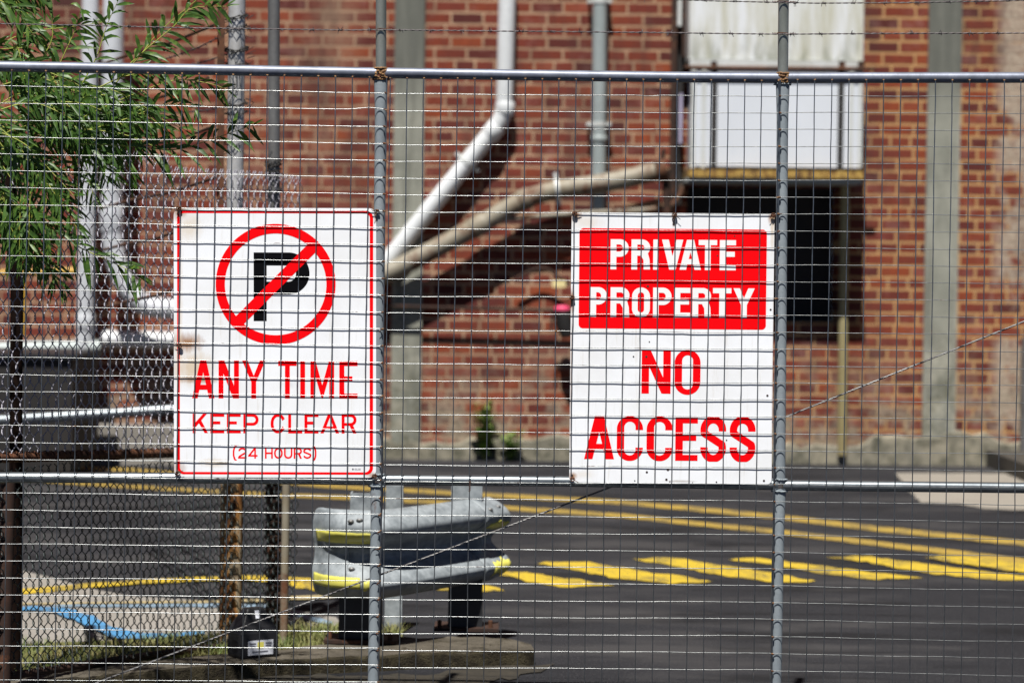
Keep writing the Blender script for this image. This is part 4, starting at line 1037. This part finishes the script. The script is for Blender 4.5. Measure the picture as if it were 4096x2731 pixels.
            if t > 10:
                s.rrect(x1-t-1, y0+H*.325, x1+2, y0+H*.42, 0, False); s.rrect(x0-2, y0+H*.585, x0+t+1, y0+H*.68, 0, False)
        elif ch == '2':
            rx = W/2-t/2; P_ = [q(W/2+rx*math.cos(R(a)), t/2+rx*.9+rx*.9*math.sin(R(a))) for a in np.linspace(-155, 25, 16)]+[q(W*.62, H*.58), q(t*.9, H*.80), q(t*.5, H-t*.6)]
            s.stroke(P_, t, B); rc(0, H-tv, W, H)
        elif ch == '4': rc(W*.66, 0, W*.66+t, H); rc(0, H*.66, W, H*.66+tv); s.stroke([q(W*.66+t*.4, t*.2), q(t*.55, H*.66+tv/2)], t, B)
        elif ch == '(': s.stroke([q(W*1.0-W*.75*math.sin(R(a))-t*.2, H/2-H/2*math.cos(R(a))) for a in np.linspace(0, 180, 18)], t, B)
        elif ch == ')': s.stroke([q(W*.75*math.sin(R(a))+t*.2, H/2-H/2*math.cos(R(a))) for a in np.linspace(0, 180, 18)], t, B)
    def mesh(s, name, mat, par, org, ex, ez, ny, off):
        """org top-left corner (world); ex right unit, ez down unit, ny towards camera"""
        m = MB(); prev = {}; 
        def emit(a, b, y0, y1):
            p = lambda x, y: org+ex*(x*s.res/1000)+ez*(y*s.res/1000)+ny*off
            m.add([p(a, y1), p(b, y1), p(b, y0), p(a, y0)], [(0, 1, 2, 3)])
        for j in range(s.ny+1):
            cur = {}
            if j < s.ny:
                row = s.m[j].astype(np.int8); d_ = np.diff(np.concatenate(([0], row, [0]))); 
                for a, b in zip(np.where(d_ == 1)[0], np.where(d_ == -1)[0]): cur[(a, b)] = prev.get((a, b), j)
            for kk, st in prev.items():
                if kk not in cur: emit(kk[0], kk[1], st, j)
            prev = cur
        return m.build(name, mat, par)
def rrpoly(W, H, r, n=6):
    P = []
    for cx, cz, a0 in ((W-r, r, -90), (W-r, H-r, 0), (r, H-r, 90), (r, r, 180)):
        for k in range(n+1): a = R(a0+90*k/n); P.append((cx+r*math.cos(a), cz+r*math.sin(a)))
    return P
def signboard(corners, label, spots, Wm, Hm, rad, mname):
    TLc, TRc, BLc = [onY(a, b, HY+.0034) for a, b in corners]
    ex = (TRc-TLc).normalized(); ez = (BLc-TLc); ez = (ez-ex*ez.dot(ex)).normalized(); ny = ez.cross(ex)*-1
    if ny.y > 0: ny = -ny
    W, H = Wm/1000, Hm/1000
    bot = TLc+ex*W/2+ez*H
    t = empty('sign', tuple(bot), label, 'sign')
    P = rrpoly(W, H, rad); n = len(P); m = MB()
    f = [TLc+ex*a+ez*b for a, b in P]; bk = [p-ny*.0012 for p in f]
    m.add(f+bk, [tuple(range(n))[::-1], tuple(range(n, 2*n))]+[(i, (i+1) % n, (i+1) % n+n, i+n) for i in range(n)])
    m.build('board', signmat(mname, spots, W, H), t, origin=bot)
    return t, TLc, ex, ez, ny
def words(sh, items, y0, y1, t, tv=None):
    for ch, a, b in items: sh.glyph(ch, a, b, y0, y1, t, tv)
# sign one
s1 = signboard([(398.8, 477.3), (863.5, 478.4), (395.6, 1095)], 'white no parking sign with red border reading ANY TIME KEEP CLEAR', 
   [(10, 10, 30, 34, .85, RUSTC), (38, 60, 46, 60, .5, TANC), (34, 400, 62, 34, .9, RUSTC), (55, 475, 75, 60, .75, TANC), (70, 508, 80, 14, .8, RUSTC), (8, 420, 14, 190, .35, TANC), (590, 18, 8, 30, .9, RUSTC), (120, 755, 60, 16, .55, TANC), (145, 756, 30, 5, .9, (.16, .11, .07)), (10, 770, 30, 30, .5, RUSTC), (340, 520, 24, 14, .35, (.5, .52, .54)), (585, 785, 20, 12, .6, RUSTC), (14, 300, 10, 300, .3, TANC)], 598, 796, .022, 'sign_board_left')
S_, O, ex, ez, ny = s1
b = Sheet(598, 796); b.rrect(10, 8.5, 589, 787, 20); b.rrect(17.5, 15.5, 579, 780, 14, False); b.mesh('border', M['red'], S_, O, ex, ez, ny, .00025)
zx = lambda z: (z+156)*.2259
p = Sheet(598, 796); PX, PY = 236, 131
p.rrect(PX, PY, PX+165, PY+123.5, 61.7, corners='right'); p.rrect(PX+38.5, PY+38.5, PX+165-40, PY+123.5-37.5, 23, False, corners='right'); p.rrect(PX, PY, PX+38.5, PY+202.5)
p.mesh('letter', M['blk'], S_, O, ex, ez, ny, .00025)
c = Sheet(598, 796); cx_, cy_ = 301, 225; c.ell(cx_-177, cy_-178, cx_+177, cy_+178); c.ell(cx_-150, cy_-150, cx_+150, cy_+150, False)
k = 16.6*math.sqrt(.5); L_ = 160*math.sqrt(.5); c.poly([(cx_-L_-k, cy_+L_-k), (cx_+L_-k, cy_-L_-k), (cx_+L_+k, cy_-L_+k), (cx_-L_+k, cy_+L_+k)])
c.mesh('prohibition_ring', M['red'], S_, O, ex, ez, ny, .0005)
def line_(items, zf): return [(ch, zf(a), zf(b)) for ch, a, b in items]
tx = Sheet(598, 796, .4)
words(tx, line_([('A', 82, 375), ('N', 428, 695), ('Y', 738, 1040), ('T', 1210, 1450), ('I', 1498, 1562), ('M', 1630, 1943), ('E', 2010, 2248)], zx), 451, 562, 14.6)
words(tx, line_([('K', 88, 290), ('E', 320, 502), ('E', 536, 718), ('P', 752, 952), ('C', 1110, 1305), ('L', 1340, 1525), ('E', 1553, 1737), ('A', 1762, 2008), ('R', 2040, 2235)], zx), 607.5, 665, 8.7)
words(tx, line_([('2', 683, 795), ('4', 815, 938), ('H', 1035, 1138), ('O', 1155, 1268), ('U', 1285, 1395), ('R', 1412, 1520), ('S', 1537, 1643)], zx), 708, 740, 4.9)
words(tx, line_([('(', 615, 668), (')', 1655, 1710)], zx), 702, 746, 4.9)
tx.mesh('lettering', M['red'], S_, O, ex, ez, ny, .00028)
tn = Sheet(598, 796, .2); x = 534
for i, ch in enumerate('CURE SIGNS'):
    if ch != ' ': tn.glyph(ch, x, x+(1.5 if ch != 'I' else .5), 768.5, 771, .5)
    x += 2.0 if ch != 'I' else 1.1
tn.rrect(534, 773, 553, 773.8); tn.ell(527, 768, 532, 774); tn.mesh('maker_mark', M['tinygrey'], S_, O, ex, ez, ny, .00025)
# sign two
HRS = [(8, 8, 24, 26, .9, RUSTC), (300, 8, 9, 40, .95, RUSTC), (590, 12, 16, 24, .9, RUSTC), (590, 40, 8, 90, .6, TANC), (2, 262, 10, 45, .95, RUSTC), (40, 30, 60, 30, .35, TANC), (10, 780, 16, 14, .9, RUSTC), (45, 775, 40, 16, .25, TANC), (330, 792, 60, 5, .5, (.25, .2, .15)), (2, 500, 3, 300, .6, RUSTC), (597, 400, 3, 380, .4, RUSTC)]
s2 = signboard([(1313, 487.6), (1780, 491.5), (1309.5, 1108)], 'white and red sign reading PRIVATE PROPERTY NO ACCESS', HRS, 599, 798, .012, 'sign_board_right')
S_, O, ex, ez, ny = s2
rb = Sheet(599, 798); rb.rrect(23.5, 46.5, 577, 342, 13); rb.mesh('red_panel', M['red'], S_, O, ex, ez, ny, .00025)
za = lambda z: 11.4+.2447*z; zb = lambda z: 12.9+.2636*z
tw2 = Sheet(599, 798, .4)
words(tw2, line_([('P', 428, 645), ('R', 680, 905), ('I', 943, 1008), ('V', 1047, 1303), ('A', 1262, 1520), ('T', 1490, 1713), ('E', 1745, 1940)], za), 78.5, 167, 17, 15.2)
words(tw2, line_([('P', 190, 388), ('R', 433, 660), ('O', 692, 908), ('P', 945, 1168), ('E', 1205, 1393), ('R', 1422, 1645), ('T', 1668, 1890), ('Y', 1915, 2172)], za), 220, 308.5, 17, 15.2)
tw2.mesh('white_lettering', M['whitetext'], S_, O, ex, ez, ny, .0005)
tr2 = Sheet(599, 798, .4)
words(tr2, line_([('N', 752, 1078)], zb), 404.8, 533, 22.2, 17); words(tr2, line_([('O', 1122, 1412)], zb), 403, 536, 22.2, 17)
words(tr2, line_([('A', 115, 452)], zb), 602, 728.5, 22.2, 18); words(tr2, line_([('C', 480, 775), ('C', 815, 1108), ('S', 1418, 1708), ('S', 1747, 2038)], zb), 600, 733, 22.2, 17.5); words(tr2, line_([('E', 1138, 1390)], zb), 603, 731, 22.2, 17.5)
tr2.mesh('red_lettering', M['red'], S_, O, ex, ez, ny, .00028)
for (a, b_, r_) in ((597, 235, 4.5), (470, 875, 3.5), (408, 875, 2.4), (1068, 643, 3), (1057, 1058, 3.4), (478, 1433, 3.4), (580, 1420, 4), (573, 1468, 3.6), (815, 1478, 2.4), (1045, 1470, 3.4), (115, 1452, 4), (808, 385, 2.2), (420, 1475, 2), (862, 1275, 2.2), (484, 803, 2), (474, 535, 3.5), (590, 1478, 2), (700, 1482, 1.5), (890, 290, 2.2)):
    x_, y_ = (a-103)/1.206*.738, (b_-182-(a-103)*.0)/1.206*.738; cpt = O+ex*(x_/1000)+ez*(y_/1000)+ny*.0008
    MB().add([cpt+ex*(math.cos(a)*r_/1000)+ez*(math.sin(a)*r_*.9/1000) for a in np.linspace(0, 6.283, 15)[:-1]], [tuple(range(14))]).build('bolt_hole', M['hole'], S_)
# rusty tie wires at the fixing holes
def knot(par, c, s=1.):
    m = MB(); 
    for k in range(3):
        ph_ = random.uniform(0, 6); m.tube([c+Vector((math.cos(a+ph_)*.007*s, -.003+math.sin(a)*.002, math.sin(a+ph_)*.006*s+random.uniform(-.001, .001))) for a in np.linspace(0, 6.2, 12)], .0010, 5)
    for k in range(5):
        m.lump(c+Vector((random.uniform(-.005, .005), -.003, random.uniform(-.004, .004))), .0035, .003, .0035, .4, 6)
    for k in range(2): m.tube([c+Vector((0, -.003, 0)), c+Vector((random.uniform(-.02, .02)*s, -.005, random.uniform(-.02, .01)*s))], .0009, 4)
    m.build('tie_wire', M['rust'], par)
for par, pts in ((s1[0], ((411, 478), (413, 794), (409, 1086), (866, 486), (860, 1093))), (s2[0], ((1320, 490), (1549, 494), (1776, 495), (1314, 683), (1315, 1100)))):
    for (a, b_) in pts: knot(par, onY(a, b_, FY-.001))
